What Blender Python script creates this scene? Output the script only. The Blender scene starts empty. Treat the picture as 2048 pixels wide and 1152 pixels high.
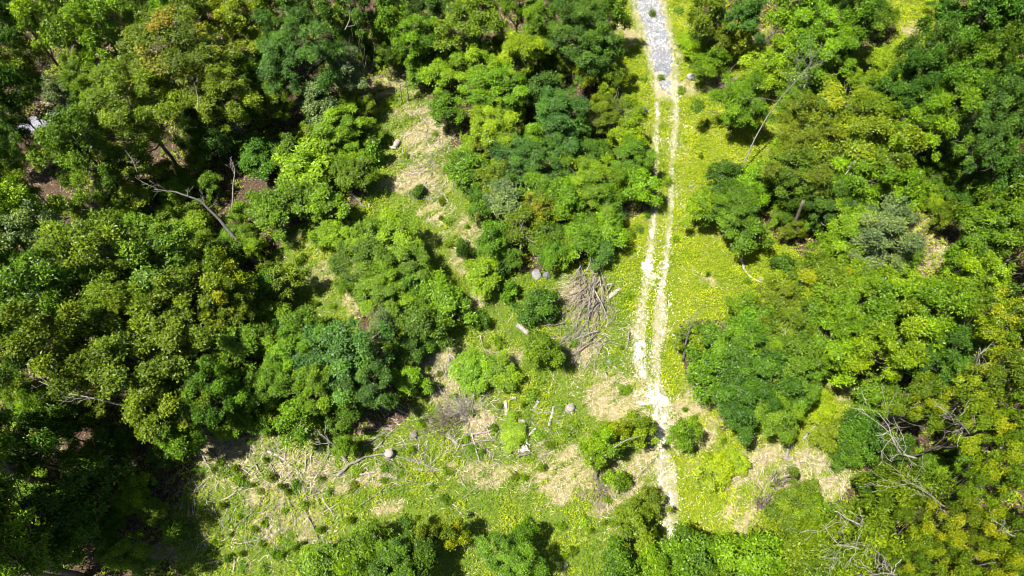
import bpy, math
import numpy as np
from mathutils import Vector

RNG = np.random.default_rng(7)
# ------------------------------------------------------------------ scene, camera, light
sc = bpy.context.scene
C = sc.collection
CAM_H = 55.0
TILT = math.radians(27.0)
F = 1365.0
cam_d = bpy.data.cameras.new('camera')
cam_d.sensor_width = 36.0
cam_d.lens = 36.0 * F / 2048.0
cam_d.clip_start = 0.5
cam_d.clip_end = 8000
cam = bpy.data.objects.new('camera', cam_d)
cam.location = (0, 0, CAM_H)
cam.rotation_euler = (TILT, 0, 0)
C.objects.link(cam)
sc.camera = cam

SUN_EL = math.radians(66)
SH = np.array([0.95, 0.31])
SH = SH / np.linalg.norm(SH)          # the way shadows fall on the ground
to_sun = Vector((-SH[0] * math.cos(SUN_EL), -SH[1] * math.cos(SUN_EL), math.sin(SUN_EL)))
sd = bpy.data.lights.new('sun', 'SUN')
sd.energy = 5.0
sd.angle = math.radians(0.5)
sd.color = (1.0, 0.96, 0.88)
sun = bpy.data.objects.new('sun', sd)
sun.rotation_euler = to_sun.to_track_quat('Z', 'Y').to_euler()
sun.location = (0, 0, 120)
C.objects.link(sun)
w = bpy.data.worlds.new('World')
sc.world = w
w.use_nodes = True
wn = w.node_tree
bg = wn.nodes['Background']
sky = wn.nodes.new('ShaderNodeTexSky')
sky.sky_type = 'NISHITA'
sky.sun_disc = False
sky.sun_elevation = SUN_EL
sky.sun_rotation = math.atan2(to_sun.x, to_sun.y)
wn.links.new(sky.outputs[0], bg.inputs[0])
bg.inputs[1].default_value = 0.05  # clear noon sky
sc.view_settings.view_transform = 'Standard'
sc.view_settings.look = 'None'
sc.view_settings.gamma = 1
sc.view_settings.exposure = 1.5
sc.cycles.max_bounces = 5
sc.cycles.filter_width = 1.05
sc.cycles.diffuse_bounces = 2
sc.cycles.glossy_bounces = 2
sc.cycles.transmission_bounces = 3


def ray(u, v):
    cx = (np.asarray(u, float) - 1024) / F
    cy = (576 - np.asarray(v, float)) / F
    ct, st = math.cos(TILT), math.sin(TILT)
    return cx, st + cy * ct, -ct + cy * st


def at(u, v, z=0.0):
    """photo pixel -> point of the horizontal plane at height z"""
    dx, dy, dz = ray(u, v)
    t = (z - CAM_H) / dz
    return dx * t, dy * t


def depth_at(u, v, z):
    dx, dy, dz = ray(u, v)
    return (z - CAM_H) / dz            # along the view axis (ray has unit depth)


def to_px(x, y, z=0.0):
    ct, st = math.cos(TILT), math.sin(TILT)
    dz = z - CAM_H
    d = y * st - dz * ct
    up = y * ct + dz * st
    return 1024 + F * x / d, 576 - F * up / d


# ------------------------------------------------------------------ noise
def _hash(ix, iy, seed):
    h = (ix.astype(np.int64) * 374761393 + iy.astype(np.int64) * 668265263 + seed * 1442695041) & 0x7fffffff
    h = (h ^ (h >> 13)) * 1274126177 & 0x7fffffff
    return ((h ^ (h >> 16)) & 0xffff) / 65535.0


def vnoise(x, y, seed=0):
    x = np.asarray(x, float); y = np.asarray(y, float)
    ix = np.floor(x); iy = np.floor(y)
    fx = x - ix; fy = y - iy
    fx = fx * fx * (3 - 2 * fx); fy = fy * fy * (3 - 2 * fy)
    a = _hash(ix, iy, seed); b = _hash(ix + 1, iy, seed)
    c = _hash(ix, iy + 1, seed); d = _hash(ix + 1, iy + 1, seed)
    return (a * (1 - fx) + b * fx) * (1 - fy) + (c * (1 - fx) + d * fx) * fy


def fbm(x, y, seed=0, octv=4):
    s = 0; a = 0.5; t = 0
    for k in range(octv):
        s = s + a * vnoise(x, y, seed + k * 17); t += a
        x = np.asarray(x) * 2.03; y = np.asarray(y) * 2.03; a *= 0.55
    return s / t


def ground_z(x, y):
    return 0.35 * (fbm(np.asarray(x) / 9.0, np.asarray(y) / 9.0, 5, 2) - 0.5)


# ------------------------------------------------------------------ mesh helpers
def mesh_from(name, verts, faces_n, loops, tint=None, clump=None, smooth=False, attrs=None):
    me = bpy.data.meshes.new(name)
    nv = len(verts)
    me.vertices.add(nv)
    me.vertices.foreach_set('co', np.asarray(verts, np.float32).ravel())
    loops = np.asarray(loops, np.int32)
    faces_n = np.asarray(faces_n, np.int32)
    me.loops.add(len(loops))
    me.loops.foreach_set('vertex_index', loops)
    me.polygons.add(len(faces_n))
    starts = np.concatenate([[0], np.cumsum(faces_n)[:-1]]).astype(np.int32)
    me.polygons.foreach_set('loop_start', starts)
    me.polygons.foreach_set('loop_total', faces_n)
    me.update(calc_edges=True)
    for nm, arr in (('tint', tint), ('clump', clump)) + tuple((attrs or {}).items()):
        if arr is not None:
            a = me.attributes.new(nm, 'FLOAT', 'POINT')
            a.data.foreach_set('value', np.asarray(arr, np.float32))
    if smooth:
        me.polygons.foreach_set('use_smooth', np.ones(len(faces_n), bool))
    return me


def link(name, me, mat=None, parent=None, loc=None):
    o = bpy.data.objects.new(name, me)
    C.objects.link(o)
    if mat is not None:
        if len(me.materials) == 0:
            me.materials.append(mat)
    if parent is not None:
        o.parent = parent
    if loc is not None:
        o.location = loc
    return o


def tag(o, label=None, cat=None, group=None, kind=None):
    if label: o['label'] = label
    if cat: o['category'] = cat
    if group: o['group'] = group
    if kind: o['kind'] = kind
    return o


def norm(a):
    return a / np.maximum(np.linalg.norm(a, axis=-1, keepdims=True), 1e-9)


class Tubes:
    """tapered tubes collected into one mesh"""
    def __init__(s):
        s.v = []; s.f = []; s.n = 0

    def add(s, pts, rad, sides=6, cap=True):
        pts = np.asarray(pts, float); rad = np.asarray(rad, float)
        m = len(pts)
        t = np.gradient(pts, axis=0); t = norm(t)
        ref = np.array([0.31, 0.17, 0.93])
        if abs(np.dot(norm(pts[-1] - pts[0]), ref)) > 0.9: ref = np.array([0.95, 0.2, 0.1])
        a = norm(np.cross(t, ref)); b = np.cross(t, a)
        ph = np.arange(sides) * 2 * math.pi / sides
        ring = pts[:, None, :] + rad[:, None, None] * (np.cos(ph)[None, :, None] * a[:, None, :] + np.sin(ph)[None, :, None] * b[:, None, :])
        s.v.append(ring.reshape(-1, 3))
        for i in range(m - 1):
            for k in range(sides):
                k2 = (k + 1) % sides
                s.f.append([s.n + i * sides + k, s.n + i * sides + k2, s.n + (i + 1) * sides + k2, s.n + (i + 1) * sides + k])
        if cap:
            s.f.append([s.n + k for k in range(sides)][::-1])
            s.f.append([s.n + (m - 1) * sides + k for k in range(sides)])
        s.n += m * sides

    def build(s, name, smooth=True):
        v = np.concatenate(s.v)
        return mesh_from(name, v, [len(f) for f in s.f], [i for f in s.f for i in f], smooth=smooth)


def wob(p0, p1, n, amp, rng):
    """a wandering polyline from p0 to p1"""
    p0 = np.asarray(p0, float); p1 = np.asarray(p1, float)
    t = np.linspace(0, 1, n)[:, None]
    p = p0 + (p1 - p0) * t
    L = np.linalg.norm(p1 - p0)
    j = np.cumsum(rng.normal(0, 1, (n, 3)), axis=0)
    j = j - t * j[-1]
    return p + j * amp * L / math.sqrt(n)


def sprigs(pos, nrm, k, length, width, rng, droop=0.0, spread=1.0):
    """leaf rosettes: k leaves radiating at every position; returns verts (n*k*4) and counts"""
    n = len(pos)
    nrm = norm(nrm)
    ref = norm(rng.normal(0, 1, (n, 3)))
    a = norm(np.cross(nrm, ref)); b = np.cross(nrm, a)
    ang = (np.arange(k)[None, :] / k + rng.uniform(0, 1, (n, 1))) * 2 * math.pi + rng.normal(0, .35, (n, k))
    lift = rng.uniform(0.05, 0.75, (n, k, 1)) * spread
    d = np.cos(ang)[..., None] * a[:, None] + np.sin(ang)[..., None] * b[:, None] + lift * nrm[:, None]
    d = norm(d)
    d[..., 2] -= droop * rng.uniform(.3, 1, (n, k))
    d = norm(d)
    side = norm(np.cross(nrm[:, None] + rng.normal(0, .35, (n, k, 3)), d))
    L = length * rng.uniform(.6, 1.25, (n, k, 1))
    W = width * rng.uniform(.7, 1.2, (n, k, 1)) * 0.5
    base = pos[:, None] + d * L * rng.uniform(-.3, .5, (n, k, 1)) + rng.normal(0, .38, (n, k, 3)) * L
    up = np.cross(d, side)
    mid = base + d * L * 0.55 + up * L * 0.07
    tip = base + d * L
    tip[..., 2] -= L[..., 0] * 0.1
    v = np.stack([base, mid + side * W, tip, mid - side * W], axis=2)
    return v.reshape(-1, 3), n * k


def quads(nf):
    return np.full(nf, 4), np.arange(nf * 4)


# ------------------------------------------------------------------ materials
def new_mat(name):
    m = bpy.data.materials.new(name)
    m.use_nodes = True
    nt = m.node_tree
    nt.nodes.clear()
    out = nt.nodes.new('ShaderNodeOutputMaterial')
    return m, nt, out


def nd(nt, t, **kw):
    n = nt.nodes.new(t)
    for k, v in kw.items():
        if hasattr(n, k): setattr(n, k, v)
    return n


def mixc(nt, fac, a, b, blend='MIX'):
    n = nt.nodes.new('ShaderNodeMix')
    n.data_type = 'RGBA'; n.blend_type = blend
    for s, val in ((n.inputs['Factor'], fac), (n.inputs['A'], a), (n.inputs['B'], b)):
        # sockets of the RGBA variant share names; pick them by type
        pass
    ins = [i for i in n.inputs if i.enabled]
    for s, val in zip(ins, (fac, a, b)):
        if isinstance(val, bpy.types.NodeSocket): nt.links.new(val, s)
        elif isinstance(val, (tuple, list)): s.default_value = (*val[:3], 1)
        else: s.default_value = val
    return [o for o in n.outputs if o.enabled][0]


def mth(nt, op, a, b=None, clamp=False):
    n = nt.nodes.new('ShaderNodeMath'); n.operation = op; n.use_clamp = clamp
    for s, val in zip(n.inputs, (a, b)):
        if val is None: continue
        if isinstance(val, bpy.types.NodeSocket): nt.links.new(val, s)
        else: s.default_value = val
    return n.outputs[0]


def attr(nt, name):
    n = nt.nodes.new('ShaderNodeAttribute'); n.attribute_name = name
    return n.outputs['Fac']


def noise(nt, scale, detail=4, rough=.6, vec=None, dist=0.0):
    n = nt.nodes.new('ShaderNodeTexNoise')
    n.inputs['Scale'].default_value = scale; n.inputs['Detail'].default_value = detail
    n.inputs['Roughness'].default_value = rough; n.inputs['Distortion'].default_value = dist
    if vec is not None: nt.links.new(vec, n.inputs['Vector'])
    return n


def ramp(nt, fac, stops):
    n = nt.nodes.new('ShaderNodeValToRGB')
    e = n.color_ramp.elements
    while len(e) < len(stops): e.new(0.5)
    for el, (p, c) in zip(e, stops):
        el.position = p; el.color = (*c, 1) if len(c) == 3 else c
    nt.links.new(fac, n.inputs[0])
    return n.outputs[0]


def objpos(nt):
    n = nt.nodes.new('ShaderNodeTexCoord')
    return n.outputs['Object']


def leaf_material(name, trans=0.2, gloss=0.2, tips=None):
    m, nt, out = new_mat(name)
    oi = nt.nodes.new('ShaderNodeObjectInfo')
    t = attr(nt, 'tint'); c = attr(nt, 'clump')
    base = oi.outputs['Color']
    dark = mixc(nt, 1.0, base, (.55, .62, .75), 'MULTIPLY')
    lite = mixc(nt, 1.0, base, (1.3, 1.25, .9), 'MULTIPLY')
    k1 = mixc(nt, c, dark, lite)
    k2 = mixc(nt, t, mixc(nt, 1.0, k1, (.5, .6, .8), 'MULTIPLY'), mixc(nt, 1.0, k1, (1.5, 1.42, 1.1), 'MULTIPLY'))
    if tips is not None:
        k2 = mixc(nt, attr(nt, 'tip'), k2, tips)
    p = nt.nodes.new('ShaderNodeBsdfPrincipled')
    nt.links.new(k2, p.inputs['Base Color'])
    p.inputs['Roughness'].default_value = 0.42
    p.inputs['Specular IOR Level'].default_value = gloss
    tr = nt.nodes.new('ShaderNodeBsdfTranslucent')
    nt.links.new(mixc(nt, 1.0, k2, (1.5, 1.5, .6), 'MULTIPLY'), tr.inputs['Color'])
    mx = nt.nodes.new('ShaderNodeMixShader'); mx.inputs[0].default_value = trans
    nt.links.new(p.outputs[0], mx.inputs[1]); nt.links.new(tr.outputs[0], mx.inputs[2])
    nt.links.new(mx.outputs[0], out.inputs[0])
    return m


def wood_material(name, c1, c2, scale=6.0, use_obj=True):
    m, nt, out = new_mat(name)
    oi = nt.nodes.new('ShaderNodeObjectInfo')
    n = noise(nt, scale, 5, .7, objpos(nt), .8)
    col = ramp(nt, n.outputs['Fac'], [(.3, c1), (.7, c2)])
    k = mth(nt, 'ADD', mth(nt, 'MULTIPLY', oi.outputs['Random'], .6), .7)
    vm = nt.nodes.new('ShaderNodeVectorMath'); vm.operation = 'SCALE'
    nt.links.new(col, vm.inputs[0]); nt.links.new(k, vm.inputs['Scale'])
    p = nt.nodes.new('ShaderNodeBsdfPrincipled')
    nt.links.new(vm.outputs[0], p.inputs['Base Color'])
    p.inputs['Roughness'].default_value = .9
    p.inputs['Specular IOR Level'].default_value = .15
    b = nt.nodes.new('ShaderNodeBump'); b.inputs['Strength'].default_value = .6; b.inputs['Distance'].default_value = .04
    nt.links.new(n.outputs['Fac'], b.inputs['Height']); nt.links.new(b.outputs[0], p.inputs['Normal'])
    nt.links.new(p.outputs[0], out.inputs[0])
    return m


LEAF = leaf_material('leaf')
LEAF_GOLD = leaf_material('leaf_gold_tipped', tips=(.30, .27, .005))
LEAF_TIP = leaf_material('leaf_orange_tipped', tips=(.27, .17, .012))
BARK = wood_material('bark', (.055, .045, .036), (.19, .165, .135))
DEADWOOD = wood_material('dead_wood', (.12, .105, .09), (.30, .265, .225), 4.0)
BRUSHWOOD = wood_material('brush_wood', (.10, .078, .065), (.27, .215, .18), 3.0)
GREYWOOD = wood_material('grey_wood', (.085, .08, .072), (.22, .205, .185), 4.0)
PALEWOOD = wood_material('pale_wood', (.17, .15, .125), (.36, .325, .28), 3.0)
STONE = wood_material('grey_stone', (.09, .09, .092), (.25, .25, .255), 2.5)

# ------------------------------------------------------------------ ground zones (worked out on the ground plane)
def E(x, y, u, v, ru, rv):
    """soft ellipse patch lying on the ground, given where the photo shows it"""
    cx, cy = at(u, v)
    ex, _ = at(u + ru, v); _, ey = at(u, v - rv)
    a = abs(ex - cx); b = abs(ey - cy)
    q = ((x - cx) / a) ** 2 + ((y - cy) / b) ** 2
    return np.clip(1.35 - q * .85, 0, 1)


def poly_mask(x, y, pts):
    px, py = zip(*[at(u, v) for u, v in pts])
    ins = np.zeros(x.shape, bool)
    n = len(px)
    for i in range(n):
        j = (i - 1) % n
        cond = ((py[i] > y) != (py[j] > y))
        with np.errstate(divide='ignore', invalid='ignore'):
            xx = (px[j] - px[i]) * (y - py[i]) / (py[j] - py[i] + 1e-12) + px[i]
        ins ^= cond & (x < xx)
    return ins


def line_dist(x, y, pts, widths):
    """distance to a polyline minus its half width (both in metres)"""
    best = np.full(x.shape, 1e9)
    w_ = [at(0, 0)] * 0
    P = [at(u, v) for u, v in pts]
    for (a, b, wa, wb) in zip(P[:-1], P[1:], widths[:-1], widths[1:]):
        dx, dy = b[0] - a[0], b[1] - a[1]
        t = np.clip(((x - a[0]) * dx + (y - a[1]) * dy) / (dx * dx + dy * dy), 0, 1)
        d = np.hypot(x - a[0] - t * dx, y - a[1] - t * dy) - (wa + (wb - wa) * t)
        best = np.minimum(best, d)
    return best


CLEARING = [(790, 150), (880, 190), (915, 330), (960, 410), (985, 540), (1060, 545), (1180, 520), (1230, 440), (1305, 420), (1300, 250),
            (1220, 180), (1225, 80), (1260, -40), (1400, -40), (1400, 90), (1540, 60), (1570, 130), (1640, 180), (1700, 110), (1800, 80), (1760, -40),
            (1880, -40), (1860, 90), (1760, 180), (1560, 260), (1530, 330), (1490, 420), (1560, 490), (1640, 500), (1600, 570), (1480, 640), (1370, 650),
            (1370, 760), (1450, 860), (1620, 760), (1720, 740), (1720, 960), (1540, 1070), (1400, 1200), (380, 1200), (330, 1080), (390, 880), (540, 860),
            (800, 850), (850, 700), (950, 620), (840, 560), (700, 600), (710, 700), (620, 660), (530, 560), (560, 470), (730, 400), (740, 320), (750, 220)]
DRY = [(825, 225, 55, 22), (855, 275, 55, 45), (875, 430, 38, 25), (935, 465, 40, 30), (925, 520, 32, 28), (850, 355, 70, 30), (600, 490, 35, 14),
       (790, 375, 40, 16), (955, 605, 22, 24), (880, 745, 48, 62), (1010, 715, 45, 25), (1170, 742, 40, 22), (1250, 800, 80, 50), (1400, 810, 45, 60),
       (455, 900, 95, 50), (600, 950, 75, 55), (560, 1040, 80, 55), (700, 955, 100, 22), (945, 945, 85, 25), (785, 1015, 25, 16), (1205, 1020, 42, 20),
       (1120, 910, 60, 30), (1595, 945, 105, 55), (1490, 1040, 40, 60), (1660, 780, 60, 30), (1850, 490, 45, 60), (1640, 215, 40, 26), (1522, 90, 40, 36),
       (1245, 75, 35, 22), (1412, 567, 24, 16), (1235, 430, 28, 16), (740, 165, 60, 45), (830, 150, 30, 25), (25, 1010, 45, 60), (1150, 960, 120, 40),
       (1370, 180, 25, 18), (545, 1000, 60, 40), (640, 1085, 60, 14), (450, 960, 60, 30), (960, 840, 40, 30), (1380, 870, 60, 40), (700, 610, 20, 40),
       (640, 560, 20, 30), (1160, 610, 42, 60), (1160, 690, 40, 30), (330, 1100, 60, 30), (1440, 950, 60, 40), (1820, 60, 20, 20), (90, 215, 25, 14),
       (205, 215, 30, 16), (1580, 420, 25, 40), (1930, 560, 40, 14), (1780, 1140, 40, 20), (610, 700, 30, 40), (30, 780, 30, 40), (500, 820, 40, 16), (1240, 960, 50, 40), (1292, 932, 48, 48)]
RUT_L = ([(1316, 170), (1314, 240), (1312, 300), (1310, 420), (1300, 500), (1293, 560), (1281, 620), (1276, 700), (1286, 750), (1305, 790), (1322, 850)],
         [.2, .12, .06, .05, .12, .2, .3, .55, .32, .2, .3])
RUT_R = ([(1349, 165), (1351, 240), (1344, 330), (1341, 420), (1333, 510), (1322, 580), (1320, 640), (1313, 690), (1310, 745), (1320, 800), (1326, 850), (1318, 890), (1330, 940), (1340, 1000), (1343, 1080)],
         [.26, .14, .06, .06, .1, .2, .45, .34, .2, .5, .5, .4, .6, .55, .36])
ROAD = ([(1276, -260), (1288, -90), (1294, 0), (1311, 60), (1322, 110), (1329, 165), (1331, 182)], [1.45, 1.45, 1.4, 1.3, 1.15, .95, .7])
ROAD_L = ([(-120, 310), (20, 268), (105, 234), (205, 188), (240, 172)], [1.2, 1.1, 1.0, .9, .8])
BLOB = [(1300, 655, 32, 32), (1277, 792, 26, 17), (1322, 830, 20, 20), (1292, 535, 14, 20), (1328, 610, 18, 18), (1338, 960, 26, 40), (1487, 1045, 14, 16), (1308, 560, 24, 26)]


FERN = [(1420, 300, 200, 420), (1820, 30, 90, 90), (1640, 850, 70, 60), (1260, 250, 60, 220), (1400, 1000, 70, 90), (1530, 520, 70, 60)]


def zones(x, y):
    n1 = fbm(x / 1.7, y / 1.7, 11, 4) - .5
    n2 = fbm(x / 5.0, y / 5.0, 31, 3) - .5
    xs = x + n1 * 2.2; ys = y + n1 * 2.2 + n2 * 1.5
    clear = poly_mask(xs, ys, CLEARING).astype(float)
    dry = np.zeros_like(x)
    for (u, v, a, b) in DRY:
        dry = np.maximum(dry, E(xs, ys, u, v, a, b))
    rl = line_dist(x, y, *RUT_L); rr = line_dist(x, y, *RUT_R)
    rut = np.minimum(rl, rr)
    rd = np.minimum(line_dist(x, y, *ROAD), line_dist(x, y, *ROAD_L))
    st = fbm((x * .8 + y * .6) / 2.6, (y * .8 - x * .6) / .55, 141, 3)      # streaks of raked straw
    dry = dry * (.38 + 1.0 * np.clip(st * 2.6 - .85, 0, 1))
    return clear, dry, rut, rd, n1, n2


# ------------------------------------------------------------------ ground sheet
def axis(lo, hi, step, far):
    a = np.arange(lo, hi + 1e-6, step)
    ext = [step]
    tot = 0; s = step; out = []
    while tot < far:
        s *= 1.5; tot += s; out.append(tot)
    out = np.array(out)
    return np.concatenate([(lo - out)[::-1], a, hi + out])


gx = axis(-64, 64, .2, 3000); gy = axis(-8, 82, .2, 3000)
X, Y = np.meshgrid(gx, gy)
xf, yf = X.ravel(), Y.ravel()
clear, dry, rut, rd, n1, n2 = zones(xf, yf)
zf = ground_z(xf, yf)
nx, ny = len(gx), len(gy)
ii = (np.arange(ny - 1)[:, None] * nx + np.arange(nx - 1)[None, :]).ravel()
fl = np.stack([ii, ii + 1, ii + nx + 1, ii + nx], 1).ravel()
rd = line_dist(xf, yf, *ROAD)
verge = np.clip(1 - np.maximum(rd - .25, 0) / (1.1 + n1 * 2.5), 0, 1) * (rd < 3)
rverge = np.clip(1 - np.maximum(rut, 0) / (.8 + n1 * 1.2), 0, 1)
sunny = np.maximum.reduce([E(xf, yf, *q) for q in FERN])       # the yellowish fern strip beside the track
me = mesh_from('ground', np.stack([xf, yf, zf], 1), np.full(len(ii), 4), fl, smooth=True,
               attrs={'w_clear': clear, 'w_dry': dry, 'w_verge': np.maximum(verge * .9, rverge * .72), 'w_fern': sunny})


def ground_material():
    m, nt, out = new_mat('ground_cover_soil')
    P = objpos(nt)
    nA = noise(nt, 1.1, 6, .65, P).outputs['Fac']
    nB = noise(nt, 7.0, 5, .7, P).outputs['Fac']
    nC = noise(nt, 22.0, 3, .7, P, 1.5).outputs['Fac']
    litter = ramp(nt, nB, [(.3, (.022, .017, .011)), (.5, (.075, .05, .033)), (.72, (.17, .11, .075))])
    grass = ramp(nt, nB, [(.28, (.035, .06, .01)), (.5, (.10, .15, .016)), (.72, (.19, .22, .03))])
    fern = ramp(nt, nB, [(.28, (.06, .075, .01)), (.5, (.15, .19, .010)), (.72, (.23, .25, .02))])
    straw = mixc(nt, ramp(nt, noise(nt, 3.3, 5, .75, P, .6).outputs['Fac'], [(.42, (0, 0, 0)), (.6, (1, 1, 1))]), ramp(nt, nC, [(.3, (.15, .115, .055)), (.5, (.37, .29, .175)), (.7, (.56, .45, .32))]), ramp(nt, nC, [(.3, (.07, .10, .015)), (.5, (.19, .205, .05)), (.7, (.36, .34, .14))]))
    chalk = ramp(nt, nC, [(.3, (.12, .11, .045)), (.5, (.30, .27, .155)), (.7, (.50, .46, .34))])

    def band(name, lo, hi, k=1.2):
        s = mth(nt, 'ADD', attr(nt, name), mth(nt, 'MULTIPLY', mth(nt, 'SUBTRACT', mth(nt, 'ADD', mth(nt, 'MULTIPLY', nA, .5), mth(nt, 'MULTIPLY', nB, .5)), .5), k))
        r = nt.nodes.new('ShaderNodeMapRange')
        r.inputs['From Min'].default_value = lo; r.inputs['From Max'].default_value = hi
        nt.links.new(s, r.inputs['Value'])
        return r.outputs[0]
    g = mixc(nt, band('w_fern', .3, .6), grass, fern)
    c = mixc(nt, band('w_clear', .4, .55, .8), litter, g)
    c = mixc(nt, band('w_dry', .3, 1.0, 3.0), c, straw)
    c = mixc(nt, band('w_verge', .45, .7, 1.7), c, chalk)
    p = nt.nodes.new('ShaderNodeBsdfPrincipled')
    nt.links.new(c, p.inputs['Base Color'])
    p.inputs['Roughness'].default_value = .95; p.inputs['Specular IOR Level'].default_value = .1
    b = nt.nodes.new('ShaderNodeBump'); b.inputs['Strength'].default_value = .8; b.inputs['Distance'].default_value = .12
    nt.links.new(mth(nt, 'ADD', nB, nC), b.inputs['Height']); nt.links.new(b.outputs[0], p.inputs['Normal'])
    nt.links.new(p.outputs[0], out.inputs[0])
    return m


tag(link('ground', me, ground_material()), 'sunlit clearing and woodland floor of grass, straw and brown leaf litter', None, None, 'structure')


def gravel_material(name, lo, mid, hi, scale):
    m, nt, out = new_mat(name)
    P = objpos(nt)
    v = nt.nodes.new('ShaderNodeTexVoronoi'); v.inputs['Scale'].default_value = scale
    nt.links.new(P, v.inputs['Vector'])
    nn = noise(nt, 1.3, 5, .6, P).outputs['Fac']
    s = mth(nt, 'ADD', mth(nt, 'MULTIPLY', v.outputs['Color'], .6), mth(nt, 'MULTIPLY', nn, .5))
    c = ramp(nt, s, [(.2, lo), (.5, mid), (.85, hi)])
    p = nt.nodes.new('ShaderNodeBsdfPrincipled')
    nt.links.new(c, p.inputs['Base Color']); p.inputs['Roughness'].default_value = .9; p.inputs['Specular IOR Level'].default_value = .2
    b = nt.nodes.new('ShaderNodeBump'); b.inputs['Strength'].default_value = .7; b.inputs['Distance'].default_value = .05
    nt.links.new(v.outputs['Distance'], b.inputs['Height']); nt.links.new(b.outputs[0], p.inputs['Normal'])
    nt.links.new(p.outputs[0], out.inputs[0])
    return m


def strip(name, x0, x1, y0, y1, step, keep, mat, label, lift):
    ax = np.arange(x0, x1, step); ay = np.arange(y0, y1, step)
    A, B = np.meshgrid(ax, ay); a, b = A.ravel(), B.ravel()
    k = keep(a, b).reshape(A.shape)
    cell = k[:-1, :-1] & k[1:, :-1] & k[:-1, 1:] & k[1:, 1:]
    r, c = np.nonzero(cell)
    i0 = r * len(ax) + c
    f = np.stack([i0, i0 + 1, i0 + len(ax) + 1, i0 + len(ax)], 1)
    used, inv = np.unique(f.ravel(), return_inverse=True)
    jit = step * .3
    vx = a[used] + RNG.uniform(-jit, jit, len(used)); vy = b[used] + RNG.uniform(-jit, jit, len(used))
    V = np.stack([vx, vy, ground_z(vx, vy) + lift], 1)
    me = mesh_from(name, V, np.full(len(f), 4), inv, smooth=True)
    return tag(link(name, me, mat), label, None, None, 'structure')


def keep_track(x, y):
    n = fbm(x / .55, y / .55, 71, 4) - .5
    nL = fbm(x / 2.2, y / 2.2, 73, 3) - .5
    d = np.minimum(line_dist(x, y, *RUT_L), line_dist(x, y, *RUT_R))
    m = -d / .5
    for (u, v, a_, b_) in BLOB:
        eb = E(x, y, u, v, a_, b_)
        m = np.maximum(m, np.where(eb > .02, eb * 1.6 - 1.1, -9))
    far = np.clip((y - at(1310, 560)[1]) / 8.0, 0, 1)
    nF = vnoise(x / .24, y / .24, 79) - .5
    return m + n * 4.4 + nL * 3.6 + nF * .8 > .66 + .45 * far


def keep_road(x, y):
    n = fbm(x / .6, y / .6, 91, 4) - .5
    ev = np.clip((at(1330, 120)[1] - y) / 5.0, 0, 1)
    return line_dist(x, y, *ROAD) + n * (1.1 + 3.2 * ev) + .5 * ev < .05


def keep_road_l(x, y):
    n = fbm(x / .6, y / .6, 93, 4) - .5
    return line_dist(x, y, *ROAD_L) + n * .9 < .05


tx, ty = at(1310, 1100); tx2, ty2 = at(1310, 150)
strip('gravel_track', tx - 4.5, tx2 + 5, ty - 1, ty2 + 2, .09, keep_track,
      gravel_material('white_gravel', (.22, .20, .14), (.40, .37, .29), (.62, .595, .51), 16), 'pair of white crushed stone wheel ruts running up the grassy clearing', .022)
rx, ry = at(1310, 190); rx2, ry2 = at(1276, -260)
strip('gravel_road', rx - 5, rx + 6, ry - 1.5, ry2, .1, keep_road,
      gravel_material('grey_gravel', (.06, .064, .074), (.12, .125, .14), (.26, .265, .285), 14), 'grey gravel road entering the clearing from the top edge', .03)
lx, ly = at(-120, 310); lx2, ly2 = at(480, 90)
strip('gravel_road', lx - 2, lx2 + 2, ly - 3, ly2 + 3, .16, keep_road_l,
      bpy.data.materials['grey_gravel'], 'grey gravel road glimpsed between the trees at the left edge', .03)


# ------------------------------------------------------------------ low cover (nobody could count it)
def scatter(n, u0, u1, v0, v1):
    """random ground points in the part of the ground the clearing occupies"""
    x0, _ = at(u0, v0); x1, _ = at(u1, v0)
    _, ya = at(1024, v1); _, yb = at(1024, v0)
    return RNG.uniform(x0, x1, n), RNG.uniform(ya, yb, n)


def blades(x, y, ang, length, width, z, rng, tilt=.18):
    n = len(x)
    d = np.stack([np.cos(ang), np.sin(ang), rng.uniform(-.02, tilt, n)], 1); d = norm(d)
    s = norm(np.cross(d, np.array([0, 0, 1.0]) + rng.normal(0, .4, (n, 3))))
    b = np.stack([x, y, z], 1)
    L = (length * rng.uniform(.5, 1.3, n))[:, None]; W = width * .5
    bend = rng.normal(0, .12, (n, 1)) * L
    m = b + d * L * .5 + s * bend
    v = np.stack([b - s * W, m - s * W * .9, b + d * L, m + s * W * .9], 1)
    return v.reshape(-1, 3)


# green cover
n = 420000
x, y = scatter(n, -300, 2300, -60, 1250)
cl, dr, ru, rdd, a1, a2 = zones(x, y)
patch = fbm(x / 2.6, y / 2.6, 41, 4)
pk = cl * (.25 + 1.5 * np.clip(patch - .32, 0, 1)) * (1 - .8 * np.clip(dr * 1.0 - .15 + a1 * 3.4, 0, 1)) * (rdd > -.05) * np.where(ru < .05, .3, 1) * 1.45
pk *= np.where(rdd < 1.0, .35, 1)
fernw = np.maximum.reduce([E(x, y, *q) for q in FERN])
pk = np.maximum(pk, fernw * cl * (.42 + 1.0 * np.clip(patch - .3, 0, .5)) * (rdd > .2) * (ru > .05) * (1 - .7 * dr))
keep = RNG.uniform(0, 1, n) < pk
x, y, patch, fernw = x[keep], y[keep], patch[keep], fernw[keep]
hh = .04 + .26 * RNG.uniform(0, 1, len(x)) ** 2 + .7 * np.clip(patch - .5, 0, 1)
pos = np.stack([x, y, ground_z(x, y) + hh], 1)
nr = RNG.normal(0, .38, (len(x), 3)); nr[:, 2] += 1
V, nf = sprigs(pos, nr, 4, .15 * RNG.uniform(.6, 1.5, (len(x), 1, 1)), .068, RNG)
p_t = np.repeat(RNG.uniform(0, 1, len(x)), 16)
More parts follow.
